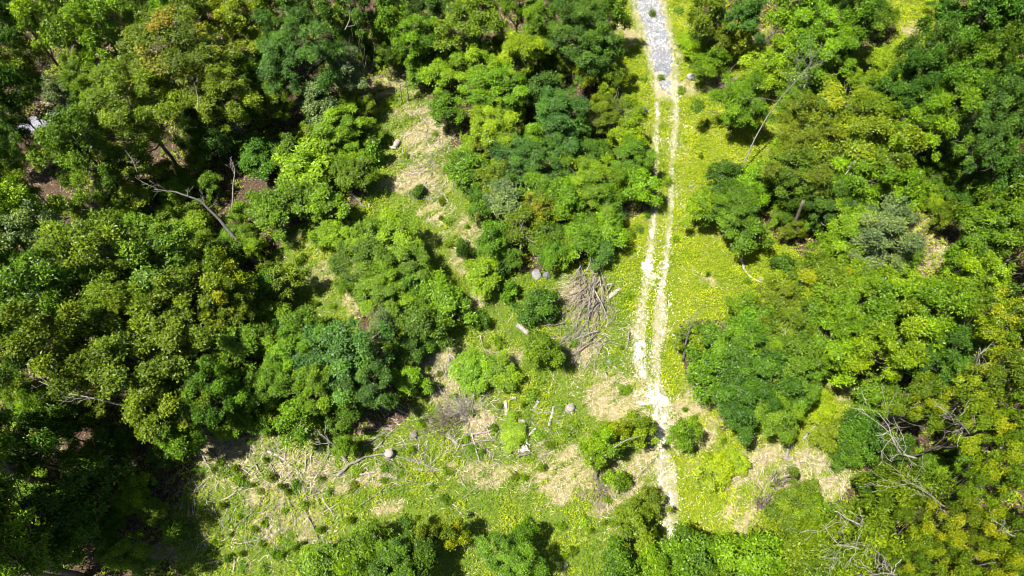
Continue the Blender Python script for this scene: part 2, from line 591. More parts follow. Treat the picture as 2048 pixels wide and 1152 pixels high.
big = fbm(x / 1.3, y / 1.3, 55, 3)
p_c = np.repeat(np.clip(.5 + (big - .5) * 3.2, 0, 1), 16)
p_f = np.repeat(np.clip(fernw * 1.6 + (patch - .5), 0, 1), 16)
me = mesh_from('ground_plants', V, *quads(nf), tint=p_t, clump=p_c, attrs={'fern': p_f})


def cover_material():
    m, nt, out = new_mat('low_green_plants')
    t = attr(nt, 'tint'); c = attr(nt, 'clump'); f = attr(nt, 'fern')
    a = mixc(nt, c, (.108, .200, .007), (.26, .325, .009))
    b = mixc(nt, c, (.175, .265, .006), (.315, .38, .008))
    k = mixc(nt, f, a, b)
    k = mixc(nt, t, mixc(nt, 1.0, k, (.55, .68, .8), 'MULTIPLY'), mixc(nt, 1.0, k, (1.35, 1.25, 1.2), 'MULTIPLY'))
    p = nt.nodes.new('ShaderNodeBsdfPrincipled'); nt.links.new(k, p.inputs['Base Color'])
    p.inputs['Roughness'].default_value = .55; p.inputs['Specular IOR Level'].default_value = .2
    tr = nt.nodes.new('ShaderNodeBsdfTranslucent'); nt.links.new(k, tr.inputs['Color'])
    mx = nt.nodes.new('ShaderNodeMixShader'); mx.inputs[0].default_value = .25
    nt.links.new(p.outputs[0], mx.inputs[1]); nt.links.new(tr.outputs[0], mx.inputs[2]); nt.links.new(mx.outputs[0], out.inputs[0])
    return m


tag(link('ground_cover', me, cover_material()), 'low yellow-green ferns and grass covering the sunny clearing', None, None, 'stuff')

# straw: flattened dead stalks in swirls
n = 330000
x, y = scatter(n, -200, 2200, -20, 1250)
cl, dr, ru, rdd, a1, a2 = zones(x, y)
pk = np.clip(dr * 1.1 + a1 * 1.6, 0, 1) * .9 + cl * .16 * (fbm(x / 1.5, y / 1.5, 63, 3) > .55)
pk *= (rdd > .3) * (ru > .1)
keep = RNG.uniform(0, 1, n) < pk
x, y = x[keep], y[keep]
flow = fbm(x / 3.5, y / 3.5, 81, 2) * 2 * math.pi * 1.6
ang = flow + RNG.normal(0, .75, len(x))
V = blades(x, y, ang, .46, .032, ground_z(x, y) + RNG.uniform(.02, .2, len(x)), RNG)
me = mesh_from('straw', V, *quads(len(x)), tint=np.repeat(RNG.uniform(0, 1, len(x)), 4))


def straw_material():
    m, nt, out = new_mat('dead_straw')
    k = ramp(nt, attr(nt, 'tint'), [(0, (.16, .115, .065)), (.45, (.42, .32, .20)), (1, (.62, .51, .37))])
    p = nt.nodes.new('ShaderNodeBsdfPrincipled'); nt.links.new(k, p.inputs['Base Color'])
    p.inputs['Roughness'].default_value = .8; p.inputs['Specular IOR Level'].default_value = .15
    nt.links.new(p.outputs[0], out.inputs[0])
    return m


tag(link('dry_grass', me, straw_material()), 'flattened tan dead grass and stalks in swirls over the clearing', None, None, 'stuff')

# loose pale stones thinning out from the ruts and the road
n = 160000
x, y = scatter(n, 1180, 1440, -60, 1130)
d_ = np.minimum(np.minimum(line_dist(x, y, *RUT_L), line_dist(x, y, *RUT_R)), line_dist(x, y, *ROAD))
keep = RNG.uniform(0, 1, n) < .4 * np.exp(-np.maximum(d_, 0) / .45) * np.clip(fbm(x / .9, y / .9, 111, 3) * 3 - .9, .05, 1)
x, y = x[keep], y[keep]
st = np.stack([x, y, ground_z(x, y) + .05], 1)
r_ = RNG.uniform(.025, .075, (len(x), 1, 1))
tet = np.array([[1, 0, -.5], [-.5, .87, -.5], [-.5, -.87, -.5], [0, 0, .8]])
V = st[:, None] + tet[None] * r_ + RNG.normal(0, .25, (len(x), 4, 3)) * r_
f = (np.arange(len(x))[:, None] * 4 + np.array([0, 1, 3, 1, 2, 3, 2, 0, 3])[None]).ravel()
me = mesh_from('stones', V.reshape(-1, 3), np.full(len(x) * 3, 3), f, tint=np.repeat(RNG.uniform(0, 1, len(x)), 4))
m, nt, out = new_mat('loose_stone')
k = ramp(nt, attr(nt, 'tint'), [(0, (.22, .2, .16)), (.6, (.45, .42, .35)), (1, (.66, .64, .57))])
p = nt.nodes.new('ShaderNodeBsdfPrincipled'); nt.links.new(k, p.inputs['Base Color']); p.inputs['Roughness'].default_value = .9
nt.links.new(p.outputs[0], out.inputs[0])
tag(link('loose_gravel', me, m), 'loose pale stones scattered beside the wheel ruts and road', None, None, 'stuff')

# twig litter: the fine broken wood nobody could count
n = 60000
x, y = scatter(n, 250, 1750, 120, 1150)
cl, dr, ru, rdd, a1, a2 = zones(x, y)
wz = np.maximum.reduce([E(x, y, *q) for q in ((520, 970, 170, 120), (940, 870, 190, 70), (890, 735, 60, 60), (780, 945, 120, 30), (1175, 640, 60, 90), (860, 300, 60, 100), (1590, 930, 110, 60), (1522, 95, 40, 40), (1200, 1000, 60, 40))])
keep = (RNG.uniform(0, 1, n) < wz * .5 + .012 * cl) & (rdd > .3) & (ru > .2)
x, y = x[keep], y[keep]
ang = fbm(x / 4, y / 4, 121, 2) * 9 + RNG.normal(0, .6, len(x))
V = blades(x, y, ang, 1.15, .045, ground_z(x, y) + RNG.uniform(.06, .28, len(x)), RNG, .1)
me = mesh_from('twigs', V, *quads(len(x)), tint=np.repeat(RNG.uniform(0, 1, len(x)), 4))
m, nt, out = new_mat('twig_grey')
k = ramp(nt, attr(nt, 'tint'), [(0, (.075, .06, .05)), (.5, (.2, .165, .135)), (1, (.42, .37, .31))])
p = nt.nodes.new('ShaderNodeBsdfPrincipled'); nt.links.new(k, p.inputs['Base Color']); p.inputs['Roughness'].default_value = .9
nt.links.new(p.outputs[0], out.inputs[0])
tag(link('twig_litter', me, m), 'fine broken grey twigs littering the cleared ground', None, None, 'stuff')

# fallen brown leaves and low seedlings on the woodland floor
n = 120000
x, y = scatter(n, -700, 2700, -80, 1250)
cl, dr, ru, rdd, a1, a2 = zones(x, y)
keep = (cl < .5) & (rdd > -.6) & (RNG.uniform(0, 1, n) < .75)
x, y = x[keep], y[keep]
nr = RNG.normal(0, .35, (len(x), 3)); nr[:, 2] += 1
V, nf = sprigs(np.stack([x, y, ground_z(x, y) + .03], 1), nr, 2, .19, .11, RNG)
me = mesh_from('litter', V, *quads(nf), tint=np.repeat(RNG.uniform(0, 1, nf), 4))
m, nt, out = new_mat('fallen_leaves')
k = ramp(nt, attr(nt, 'tint'), [(0, (.035, .022, .015)), (.5, (.12, .072, .045)), (1, (.27, .18, .12))])
p = nt.nodes.new('ShaderNodeBsdfPrincipled'); nt.links.new(k, p.inputs['Base Color']); p.inputs['Roughness'].default_value = .7
nt.links.new(p.outputs[0], out.inputs[0])
tag(link('leaf_litter', me, m), 'fallen brown leaves on the shaded floor under the trees', None, None, 'stuff')

n = 230000
x, y = scatter(n, -900, 2900, -330, 1330)
cl, dr, ru, rdd, a1, a2 = zones(x, y)
pt = fbm(x / 3.2, y / 3.2, 49, 3)
keep = (cl < .5) & (rdd > .2) & (RNG.uniform(0, 1, n) < np.clip((pt - .30) * 4, 0, 1))
x, y, pt = x[keep], y[keep], pt[keep]
nr = RNG.normal(0, .4, (len(x), 3)); nr[:, 2] += 1
V, nf = sprigs(np.stack([x, y, ground_z(x, y) + RNG.uniform(.08, .6, len(x)) * np.clip(pt * 1.5, .3, 1)], 1), nr, 5, .25, .11, RNG)
me = mesh_from('seedlings', V, *quads(nf), tint=np.repeat(RNG.uniform(0, 1, len(x)), 20), clump=np.repeat(np.clip(pt, 0, 1), 20),
               attrs={'fern': np.zeros(nf * 4)})
tag(link('woodland_undergrowth', me, bpy.data.materials['low_green_plants']), 'green seedlings carpeting the shaded woodland floor', None, None, 'stuff')


# ------------------------------------------------------------------ tree archetypes
def make_arch(R, H, n_clump, n_sprig, leaf, k, seed, rc=.24, hc=.7, dc=.32, droop=0., gaps=.12, inner=.2, trunk_r=.03, limbs=11, low=-.45):
    """returns (crown mesh, trunk mesh) for a tree of crown radius R and height H"""
    rng = np.random.default_rng(seed)
    Zc, D = H * hc, H * dc
    # crown lobes
    g = np.arange(n_clump) + .5
    zz = 1 - (1 - low) * g / n_clump
    ph = g * 2.39996 + rng.uniform(0, 6) + rng.normal(0, .25, n_clump)
    zz = np.clip(zz + rng.normal(0, .09, n_clump), low - .1, 1)
    rr = np.sqrt(np.maximum(1 - zz * zz, 0))
    lob = 1 + .2 * np.sin(2 * ph + rng.uniform(0, 6)) + .17 * np.sin(3 * ph + rng.uniform(0, 6)) + .12 * np.sin(5 * ph + rng.uniform(0, 6))
    rad = rng.uniform(.55, 1.12, n_clump) * (1 - rc * .5) * lob
    cen = np.stack([rr * np.cos(ph) * rad * R, rr * np.sin(ph) * rad * R, zz * D * rng.uniform(.55, 1.12, n_clump)], 1)
    keep = rng.uniform(0, 1, n_clump) > gaps
    cen = cen[keep]
    ni = int(n_clump * inner)
    q = norm(rng.normal(0, 1, (ni, 3))) * rng.uniform(.1, .6, (ni, 1))
    cen = np.concatenate([cen, q * np.array([R, R, D])])
    nc = len(cen)
    crad = R * rc * rng.uniform(.5, 1.35, nc)
    cval = np.clip(rng.normal(.5, .27, nc), 0, 1)
    cen[:, 2] += Zc
    # leaves
    idx = rng.choice(nc, n_sprig, p=(crad ** 2) / np.sum(crad ** 2))
    u = norm(rng.normal(0, 1, (n_sprig, 3)) + np.array([0, 0, .35]))
    # small twigs make clumps knobbly
    tw = norm(rng.normal(0, 1, (nc, 9, 3)) + np.array([0, 0, .3]))
    pick = tw[idx, rng.integers(0, 9, n_sprig)]
    u = norm(u * .75 + pick * .8)
    rr_ = rng.uniform(0, 1, (n_sprig, 1)) ** .45
    pos = cen[idx] + u * rr_ * crad[idx][:, None] * np.array([1, 1, .72])
    outw = norm(cen[idx] - np.array([0, 0, Zc - D * .4]))
    nr = u * .55 + outw * .35 + np.array([0, 0, .5]) + rng.normal(0, .33, (n_sprig, 3))
    V, nf = sprigs(pos, nr, k, leaf, leaf * .46, rng, droop)
    tint = np.repeat(rng.uniform(0, 1, n_sprig * k), 4)
    cl = np.repeat(np.clip(cval[idx] + rng.normal(0, .1, n_sprig), 0, 1), 4 * k)
    hgt = (pos[:, 2] - Zc) / D
    tip = np.repeat(np.clip((hgt - .1) * 1.1, 0, 1) * (cval[idx] > .48) * rng.uniform(0, 1, n_sprig), 4 * k)
    cm = mesh_from('crown', V, *quads(nf), tint=tint, clump=cl, attrs={'tip': tip})
    # trunk and limbs
    T = Tubes()
    top = np.array([rng.normal(0, .06) * R, rng.normal(0, .06) * R, Zc + D * .55])
    tp = wob((0, 0, -.15), top, 9, .05, rng)
    r0 = trunk_r * H * .5
    tr = np.linspace(r0, r0 * .22, 9); tr[0] *= 1.35
    T.add(tp, tr, 8)
    order = np.argsort(-np.linalg.norm(cen[:, :2], axis=1))
    for j in order[:limbs * 2:2]:
        h = rng.uniform(.42, .85)
        a = tp[int(h * 8)]
        e = cen[j]
        m_ = a + (e - a) * .5 + np.array([0, 0, -.08 * R])
        pl = np.concatenate([wob(a, m_, 4, .1, rng), wob(m_, e, 4, .12, rng)[1:]])
        T.add(pl, np.linspace(r0 * .42, r0 * .08, len(pl)), 5)
        for _ in range(2):
            s = pl[rng.integers(3, 6)]
            T.add(wob(s, s + norm(rng.normal(0, 1, 3) + norm(e - a)) * R * .3, 4, .12, rng), np.linspace(r0 * .14, r0 * .04, 4), 4)
    tm = T.build('trunk')
    return cm, tm


ARCH = {}
def arch(kind, count, **kw):
    R, H = kw.pop('R'), kw.pop('H')
    ARCH[kind] = (R, H, [make_arch(R, H, seed=hash_seed(kind) + i * 101, **kw) for i in range(count)])


def hash_seed(s):
    return sum((i + 3) * ord(c) for i, c in enumerate(s))


arch('big', 5, R=5.2, H=15, n_clump=86, n_sprig=10000, leaf=.205, k=5, rc=.175, gaps=.28)
arch('medium', 5, R=3.0, H=10, n_clump=52, n_sprig=4900, leaf=.195, k=5, rc=.21, gaps=.28)
arch('small', 5, R=1.7, H=5, n_clump=30, n_sprig=1900, leaf=.18, k=5, rc=.27, hc=.62, dc=.38, gaps=.15, limbs=7)
arch('shrub', 4, R=.95, H=1.8, n_clump=16, n_sprig=620, leaf=.17, k=5, rc=.36, hc=.52, dc=.45, gaps=.15, limbs=5, low=-.7)
arch('weed', 4, R=.42, H=.6, n_clump=14, n_sprig=110, leaf=.15, k=4, rc=.4, hc=.5, dc=.45, gaps=.1, limbs=3, low=-.8, trunk_r=.06)
arch('droop', 4, R=4.2, H=16, n_clump=56, n_sprig=3100, leaf=.26, k=5, rc=.17, gaps=.42, droop=.45, dc=.22, low=-.15, inner=.12, hc=.74)
arch('fine', 3, R=1.7, H=4, n_clump=30, n_sprig=1700, leaf=.2, k=5, rc=.28, hc=.6, dc=.4, gaps=.1, limbs=7)
arch('ragged', 3, R=2.2, H=6, n_clump=22, n_sprig=1150, leaf=.26, k=5, rc=.26, hc=.62, dc=.38, gaps=.25, droop=.3, limbs=9)

CB = 1.07
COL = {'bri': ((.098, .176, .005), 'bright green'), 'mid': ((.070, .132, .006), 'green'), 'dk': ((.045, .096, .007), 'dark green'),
       'blu': ((.050, .108, .014), 'blue-green'), 'oli': ((.096, .140, .006), 'olive-green'), 'yel': ((.145, .192, .004), 'yellow-green'),
       'gol': ((.100, .152, .005), 'golden olive'), 'pal': ((.108, .152, .050), 'pale silvery green'), 'org': ((.100, .138, .006), 'orange-tipped olive'),
       'lim': ((.122, .200, .005), 'lime-green')}
VAR = {k: 0 for k in ARCH}
PLANTED = []


def plant(u, v, rpx, h, col, place, kind=None, group=None, label=None, base=None):
    """one tree or shrub: crown centre where the photo shows it, at its real height and radius"""
    name = None
    hc = (.7 if h > 5.5 else .6) * h
    R = rpx * depth_at(u, v, hc) / F
    if kind is None:
        if h <= .95: kind = 'weed'
        elif R < 1.25 and h < 3: kind = 'shrub'
        elif R < 2.15 or h < 5: kind = 'small'
        elif R < 3.7: kind = 'medium'
        else: kind = 'big'
    R0, H0, vs = ARCH[kind]
    i = VAR[kind]; VAR[kind] += 1
    cm, tm = vs[i % len(vs)]
    x, y = at(u, v, hc)
    R *= 1.06 if h >= 7.5 and col != 'gol' else .86 if col == 'gol' and h > 12 else .98; s = R / R0
    e = bpy.data.objects.new('tree' if h >= 3.5 else ('weed' if kind == 'weed' else 'shrub'), None)
    C.objects.link(e)
    e.location = (x, y, float(ground_z(x, y)))
    e.empty_display_size = .3
    wv = .22 if kind == 'weed' else .15
    e.scale = (s * RNG.uniform(1 - wv, 1 + wv), s * RNG.uniform(1 - wv, 1 + wv), h / H0)
    e.rotation_euler = (0, 0, RNG.uniform(0, 2 * math.pi))
    rgb, cname = COL[col]
    jit = RNG.uniform(.93, 1.07, 3) * RNG.uniform(.9, 1.12)
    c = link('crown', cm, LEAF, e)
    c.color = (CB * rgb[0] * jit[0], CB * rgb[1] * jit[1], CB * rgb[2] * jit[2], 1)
    if col in ('org', 'gol'):
        c.material_slots[0].link = 'OBJECT'; c.material_slots[0].material = LEAF_TIP if col == 'org' else LEAF_GOLD
    t = link('trunk' if h >= 3.5 else 'stem', tm, BARK, e)
    if label is None:
        size = ('broad' if R > 3.9 else 'tall' if h > 9 else 'middling' if R > 2.2 else 'small') if h >= 3.5 else ('wide' if R > 1.6 else 'low')
        label = f"{size} {cname} {'tree' if h >= 3.5 else 'shrub'} {place}"
    tag(e, label, 'tree' if h >= 3.5 else ('weed' if kind == 'weed' else 'shrub'), group)
    PLANTED.append((u, v, rpx, h, R))
    return e


# ------------------------------------------------------------------ the trees, one line each
# (u, v, crown radius in photo pixels, height m, colour, where it stands [, archetype])
LEFT = 'trees of the left hand woods'
MIDC = 'trees of the thicket left of the track'
RIGHT = 'trees of the right hand woods'
LOWR = 'golden trees at the lower right'
FRONT = 'trees along the bottom edge'
T_LEFT = [
    (28, 30, 62, 15, 'dk', 'filling the upper left corner'),
    (122, 38, 74, 16, 'lim', 'at the top edge just right of the dark corner tree'),
    (210, 74, 66, 14, 'bri', 'above and left of the orange-tipped crown'),
    (290, 15, 48, 14, 'mid', 'at the top edge above the orange-tipped crown'),
    (346, 48, 46, 13, 'bri', 'directly behind the orange-tipped crown'),
    (410, 28, 36, 12, 'yel', 'narrow and upright at the top edge right of the orange-tipped crown'),
    (487, 52, 52, 12, 'yel', 'between the orange-tipped crown and the blue-green crown'),
    (542, 12, 42, 13, 'mid', 'at the top edge above the blue-green crown'),
    (608, 18, 55, 14, 'dk', 'at the top edge right above the blue-green crown'),
    (592, 105, 92, 14, 'blu', 'right of the orange-tipped crown'),
    (352, 122, 108, 17, 'org', 'standing above its olive neighbours in the left woods'),
    (272, 225, 100, 16, 'oli', 'below the orange-tipped crown'),
    (165, 305, 75, 15, 'mid', 'left of the forked bare trunk, by the dark gap'),
    (250, 335, 66, 11, 'oli', 'just left of the upper end of the forked bare trunk'),
    (455, 200, 62, 14, 'oli', 'under the right flank of the orange-tipped crown'),
    (28, 112, 40, 9, 'oli', 'at the left edge below the dark corner tree'),
    (66, 165, 26, 5, 'mid', 'just above the grey road patch at the left'),
    (124, 180, 28, 5, 'pal', 'feathery, beside the grey road patch at the left', 'fine'),
    (180, 160, 50, 9, 'bri', 'between the grey road patch and the orange-tipped crown'),
    (22, 262, 36, 7, 'dk', 'low over the lower end of the grey road patch'),
    (2, 180, 44, 13, 'dk', 'at the left edge above the grey road patch'),
    (-15, 310, 56, 14, 'dk', 'at the left edge below the grey road patch'),
    (505, 228, 36, 4.5, 'bri', 'in the half shade below the blue-green crown'),
    (552, 200, 48, 8, 'oli', 'touching the lower rim of the blue-green crown'),
    (634, 206, 42, 8, 'pal', 'at the lower right of the blue-green crown'),
    (582, 310, 42, 4.5, 'mid', 'in the shadow left of the bright thicket'),
    (672, 258, 52, 7, 'bri', 'above the yellow-green thicket tree'),
    (614, 335, 66, 5, 'lim', 'forming the thicket between the dark hollow and the vine covered post'),
    (684, 338, 36, 4, 'bri', 'left of the vine covered post'),
    (545, 425, 45, 5, 'mid', 'below the dark hollow, right of the forked bare trunk'),
    (598, 398, 52, 6, 'mid', 'directly below the lime-green thicket tree'),
    (652, 408, 44, 5, 'bri', 'at the edge of the dry clearing above the broken snag'),
    (515, 320, 46, 4.5, 'dk', 'deep in the shade right of the forked bare trunk'),
    (440, 290, 42, 6, 'dk', 'in the shade behind the forked bare trunk'),
    (20, 395, 56, 14, 'oli', 'at the left edge below the black gap'),
    (58, 445, 74, 15, 'lim', 'at the left edge, its top catching the sun'),
    (88, 500, 68, 15, 'pal', 'left of the great olive canopy'),
    (250, 432, 28, 4, 'lim', 'pointed, in the gap left of the forked bare trunk'),
    (268, 462, 36, 4.5, 'bri', 'below the pointed lime-green tree'),
    (330, 478, 38, 4.5, 'bri', 'under the middle of the forked bare trunk'),
    (398, 492, 34, 4.5, 'oli', 'brownish, under the forked bare trunk'),
    (455, 500, 34, 4, 'mid', 'left of the foot of the forked bare trunk'),
    (512, 500, 20, 3.6, 'lim', 'at the foot of the forked bare trunk'),
    (345, 432, 32, 3.8, 'lim', 'in the sunny gap above the forked bare trunk'),
    (190, 520, 92, 15, 'oli', 'at the top of the great left canopy'),
    (300, 545, 92, 15, 'mid', 'in the great left canopy under the forked bare trunk'),
    (365, 605, 78, 14, 'oli', 'in the great left canopy beside the yellow-tinged tree'),
    (245, 625, 100, 16, 'oli', 'at the centre of the great left canopy'),
    (110, 605, 92, 16, 'mid', 'left of centre in the great left canopy'),
    (28, 590, 70, 15, 'mid', 'at the left edge of the great left canopy'),
    (150, 700, 92, 16, 'oli', 'above the dead branch in the great left canopy'),
    (45, 690, 74, 15, 'dk', 'at the left edge above the brown leaf patch'),
    (270, 735, 95, 16, 'oli', 'at the front of the great left canopy'),
    (378, 710, 84, 14, 'oli', 'between the great left canopy and the round bright maple'),
    (340, 790, 74, 13, 'oli', 'right of the dead branch at the front of the great left canopy'),
    (432, 782, 62, 12, 'mid', 'at the front rim of the canopy above the stick field'),
    (305, 838, 46, 11, 'oli', 'on the front rim below the dead branch'),
    (358, 880, 44, 9, 'mid', 'where the canopy meets the stick field'),
    (450, 562, 52, 11, 'gol', 'behind the yellow-tinged front of the canopy'),
    (460, 622, 60, 11, 'gol', 'right of the great left canopy'),
    (545, 548, 30, 4, 'oli', 'in the sunny strip right of the foot of the forked trunk', 'ragged'),
    (572, 560, 40, 5, 'oli', 'in the sunny strip below the forked trunk', 'ragged'),
    (470, 708, 64, 10, 'bri', 'round and clear in front of the golden olive tree'),
    (540, 688, 42, 8, 'mid', 'between the round bright tree and the dim hollow'),
    (582, 715, 58, 9, 'bri', 'left of the dense blue-green tree'),
    (600, 655, 42, 5, 'mid', 'in the dim hollow above the dense blue-green tree'),
    (545, 765, 56, 9, 'mid', 'below the round bright tree'),
    (690, 710, 76, 10, 'blu', 'dense and sunlit beside the shadowed straw'),
    (735, 765, 62, 9, 'blu', 'at the corner of the woods beside the shadowed straw'),
    (640, 775, 56, 9, 'bri', 'between the two blue-green crowns and the fork of logs'),
    (598, 842, 48, 7, 'bri', 'above the pale forked trunk', 'ragged'),
    (702, 818, 44, 7, 'mid', 'right of the pale forked trunk'),
    (690, 892, 22, 3.6, 'bri', 'leafing from the pale forked trunk'),
    (40, 905, 46, 9, 'dk', 'dim, above the leaning dark trunk at the left edge'),
    (100, 850, 46, 8, 'dk', 'in the shadow below the dead branch'),
    (80, 800, 32, 8, 'mid', 'left of the dead branch'),
    (178, 965, 58, 8, 'dk', 'finely leaved in the lower left shadow', 'fine'),
    (110, 1020, 52, 9, 'dk', 'left of centre in the lower left shadow'),
    (40, 978, 26, 2.2, 'lim', 'in the sun patch below the leaning dark trunk'),
    (125, 1092, 44, 6, 'mid', 'in the bottom left corner beside the low trunk'),
    (25, 1095, 60, 12, 'dk', 'filling the bottom left corner'),
    (165, 1045, 46, 7, 'dk', 'above the low trunk in the bottom left corner'),
    (350, 1060, 30, 3, 'mid', 'at the edge of the lower left shadow'),
    (230, 880, 40, 5, 'dk', 'in the deep shade under the front rim of the canopy'),
    (-60, 860, 90, 17, 'mid', 'cut off by the left edge above the leaning dark trunk'),
    (-70, 1010, 110, 18, 'oli', 'cut off by the left edge below the leaning dark trunk'),
    (-55, 1130, 100, 18, 'mid', 'cut off by the bottom left corner'),
    (-45, 480, 70, 16, 'oli', 'cut off by the left edge at mid height'),
]
T_MID = [
    (702, 8, 50, 14, 'dk', 'at the top edge left of the bright roadside woods'),
    (702, 64, 34, 9, 'mid', 'among dead branches below the dark top edge tree'),
    (684, 145, 46, 9, 'pal', 'beside the grey dead brush'),
    (782, 30, 42, 12, 'mid', 'at the top edge between two dark hollows'),
    (834, 76, 46, 11, 'bri', 'alone between the dark hollow and the olive crown'),
    (774, 118, 24, 6, 'mid', 'deep in the dark hollow above the brown bank'),
    (870, 14, 44, 12, 'dk', 'at the top edge left of the olive crown'),
    (948, 42, 74, 13, 'oli', 'at the top edge, widest left of the road'),
    (1038, 8, 44, 12, 'mid', 'at the top edge right of the olive crown'),
    (1076, 52, 44, 11, 'bri', 'between the olive crown and the dark roadside tree'),
    (1148, 52, 84, 13, 'dk', 'with wide crown near the road at the top'),
    (1192, 104, 48, 11, 'dk', 'at the lower edge of the wide dark roadside crown'),
    (1216, 22, 38, 11, 'mid', 'nearest the grey road at the top left of it'),
    (1040, 108, 56, 9, 'yel', 'below the wide dark roadside crown'),
    (948, 136, 64, 9, 'lim', 'below the olive top edge crown'),
    (992, 180, 60, 9, 'bri', 'in the heart of the thicket below the lime-green tree'),
    (880, 148, 40, 6, 'lim', 'at the head of the dry clearing'),
    (892, 220, 40, 6, 'mid', 'overhanging the top of the dry clearing'),
    (1172, 150, 30, 6, 'yel', 'beside the dark twiggy hollow'),
    (1222, 165, 36, 7, 'oli', 'between the twiggy hollow and the road end'),
    (1208, 195, 22, 4, 'yel', 'yellowed, below the twiggy hollow'),
    (1090, 176, 38, 8, 'blu', 'in the middle of the thicket top'),
    (1118, 230, 72, 9, 'blu', 'largest in the middle of the thicket'),
    (990, 245, 54, 8, 'lim', 'left of the largest blue-green thicket tree'),
    (1018, 280, 38, 6, 'oli', 'small gap filler below the lime-green thicket tree'),
    (1045, 325, 58, 7, 'blu', 'low in the thicket above the pale shrub'),
    (1118, 300, 44, 6, 'blu', 'hard below the largest blue-green thicket tree'),
    (1205, 238, 44, 7, 'oli', 'with twiggy top, left of the grey boulder'),
    (1258, 270, 38, 5, 'yel', 'directly below the grey boulder'),
    (1262, 322, 50, 7, 'mid', 'on the right flank of the thicket near the track'),
    (1188, 372, 64, 7, 'bri', 'at the lower right of the thicket'),
    (1272, 372, 42, 6, 'bri', 'leaning over the left wheel rut'),
    (1080, 383, 46, 6, 'mid', 'at the foot of the thicket in the middle'),
    (938, 342, 42, 6, 'mid', 'at the left flank of the thicket beside the straw'),
    (985, 362, 40, 5, 'oli', 'between two green trees on the left flank of the thicket'),
    (958, 406, 32, 4, 'mid', 'at the lower left corner of the thicket'),
    (1010, 402, 42, 5, 'pal', 'among bare twigs at the foot of the thicket'),
    (1130, 402, 42, 5, 'bri', 'at the foot of the thicket above the dirt spot'),
    (1208, 400, 44, 6, 'mid', 'casting shade at the lower right foot of the thicket'),
    (1217, 458, 40, 3.6, 'bri', 'in the open below the thicket near the track'),
    (1166, 482, 40, 3.6, 'mid', 'above the brush pile'),
    (1206, 505, 32, 2.6, 'blu', 'just above right of the brush pile'),
    (1040, 452, 46, 5, 'oli', 'around a thin grey sapling stem'),
    (1078, 422, 38, 5, 'org', 'with rusty top below the thicket'),
    (988, 482, 42, 5, 'mid', 'left of the thin grey sapling stem'),
    (1088, 474, 46, 3.6, 'mid', 'between the thin sapling stem and the brush pile'),
    (1132, 500, 34, 3.0, 'bri', 'right above the pale boulder'),
    (965, 552, 38, 3.6, 'lim', 'at the lower left of the pale boulder'),
    (998, 540, 22, 2.4, 'blu', 'tight and dark left of the pale boulder'),
    (1018, 582, 22, 2.0, 'mid', 'below left of the pale boulder'),
    (1076, 610, 40, 3.4, 'dk', 'finely leaved, left of the brush pile', 'fine'),
    (927, 496, 17, 2.8, 'dk', 'alone in the straw strip'),
    (836, 380, 14, 1.5, 'dk', 'alone at the left of the straw strip'),
    (1083, 700, 43, 5.2, 'bri', 'standing alone below the brush pile with its shadow beside it'),
    (946, 738, 46, 2.6, 'lim', 'left half of the wide bush in the lower clearing', 'small'),
    (1002, 745, 40, 2.4, 'bri', 'right half of the wide bush in the lower clearing', 'small'),
    (1030, 866, 32, 1.2, 'lim', 'among scattered logs in the lower clearing'),
    (776, 482, 72, 7, 'bri', 'at the top of the middle copse'),
    (734, 528, 58, 7, 'mid', 'at the left of the middle copse'),
    (812, 528, 52, 7, 'mid', 'at the right of the middle copse'),
    (768, 585, 58, 7, 'bri', 'in the middle of the copse'),
    (822, 580, 50, 6, 'mid', 'lower right in the middle copse', 'ragged'),
    (885, 605, 54, 6, 'bri', 'at the right end of the middle copse, shading brown ground'),
    (850, 650, 46, 5, 'mid', 'low on the right of the middle copse'),
    (764, 655, 34, 6, 'pal', 'at the foot of the middle copse'),
    (700, 575, 24, 4, 'mid', 'at the outer left rim of the middle copse'),
    (668, 470, 34, 3.6, 'lim', 'by the broken snag above the copse'),
    (850, 545, 26, 3, 'lim', 'between copse and straw strip'),
    (800, 660, 24, 2.6, 'yel', 'at the shaded lower rim of the copse'),
    (960, 640, 22, 2, 'mid', 'right of the shaded brown ground'),
]
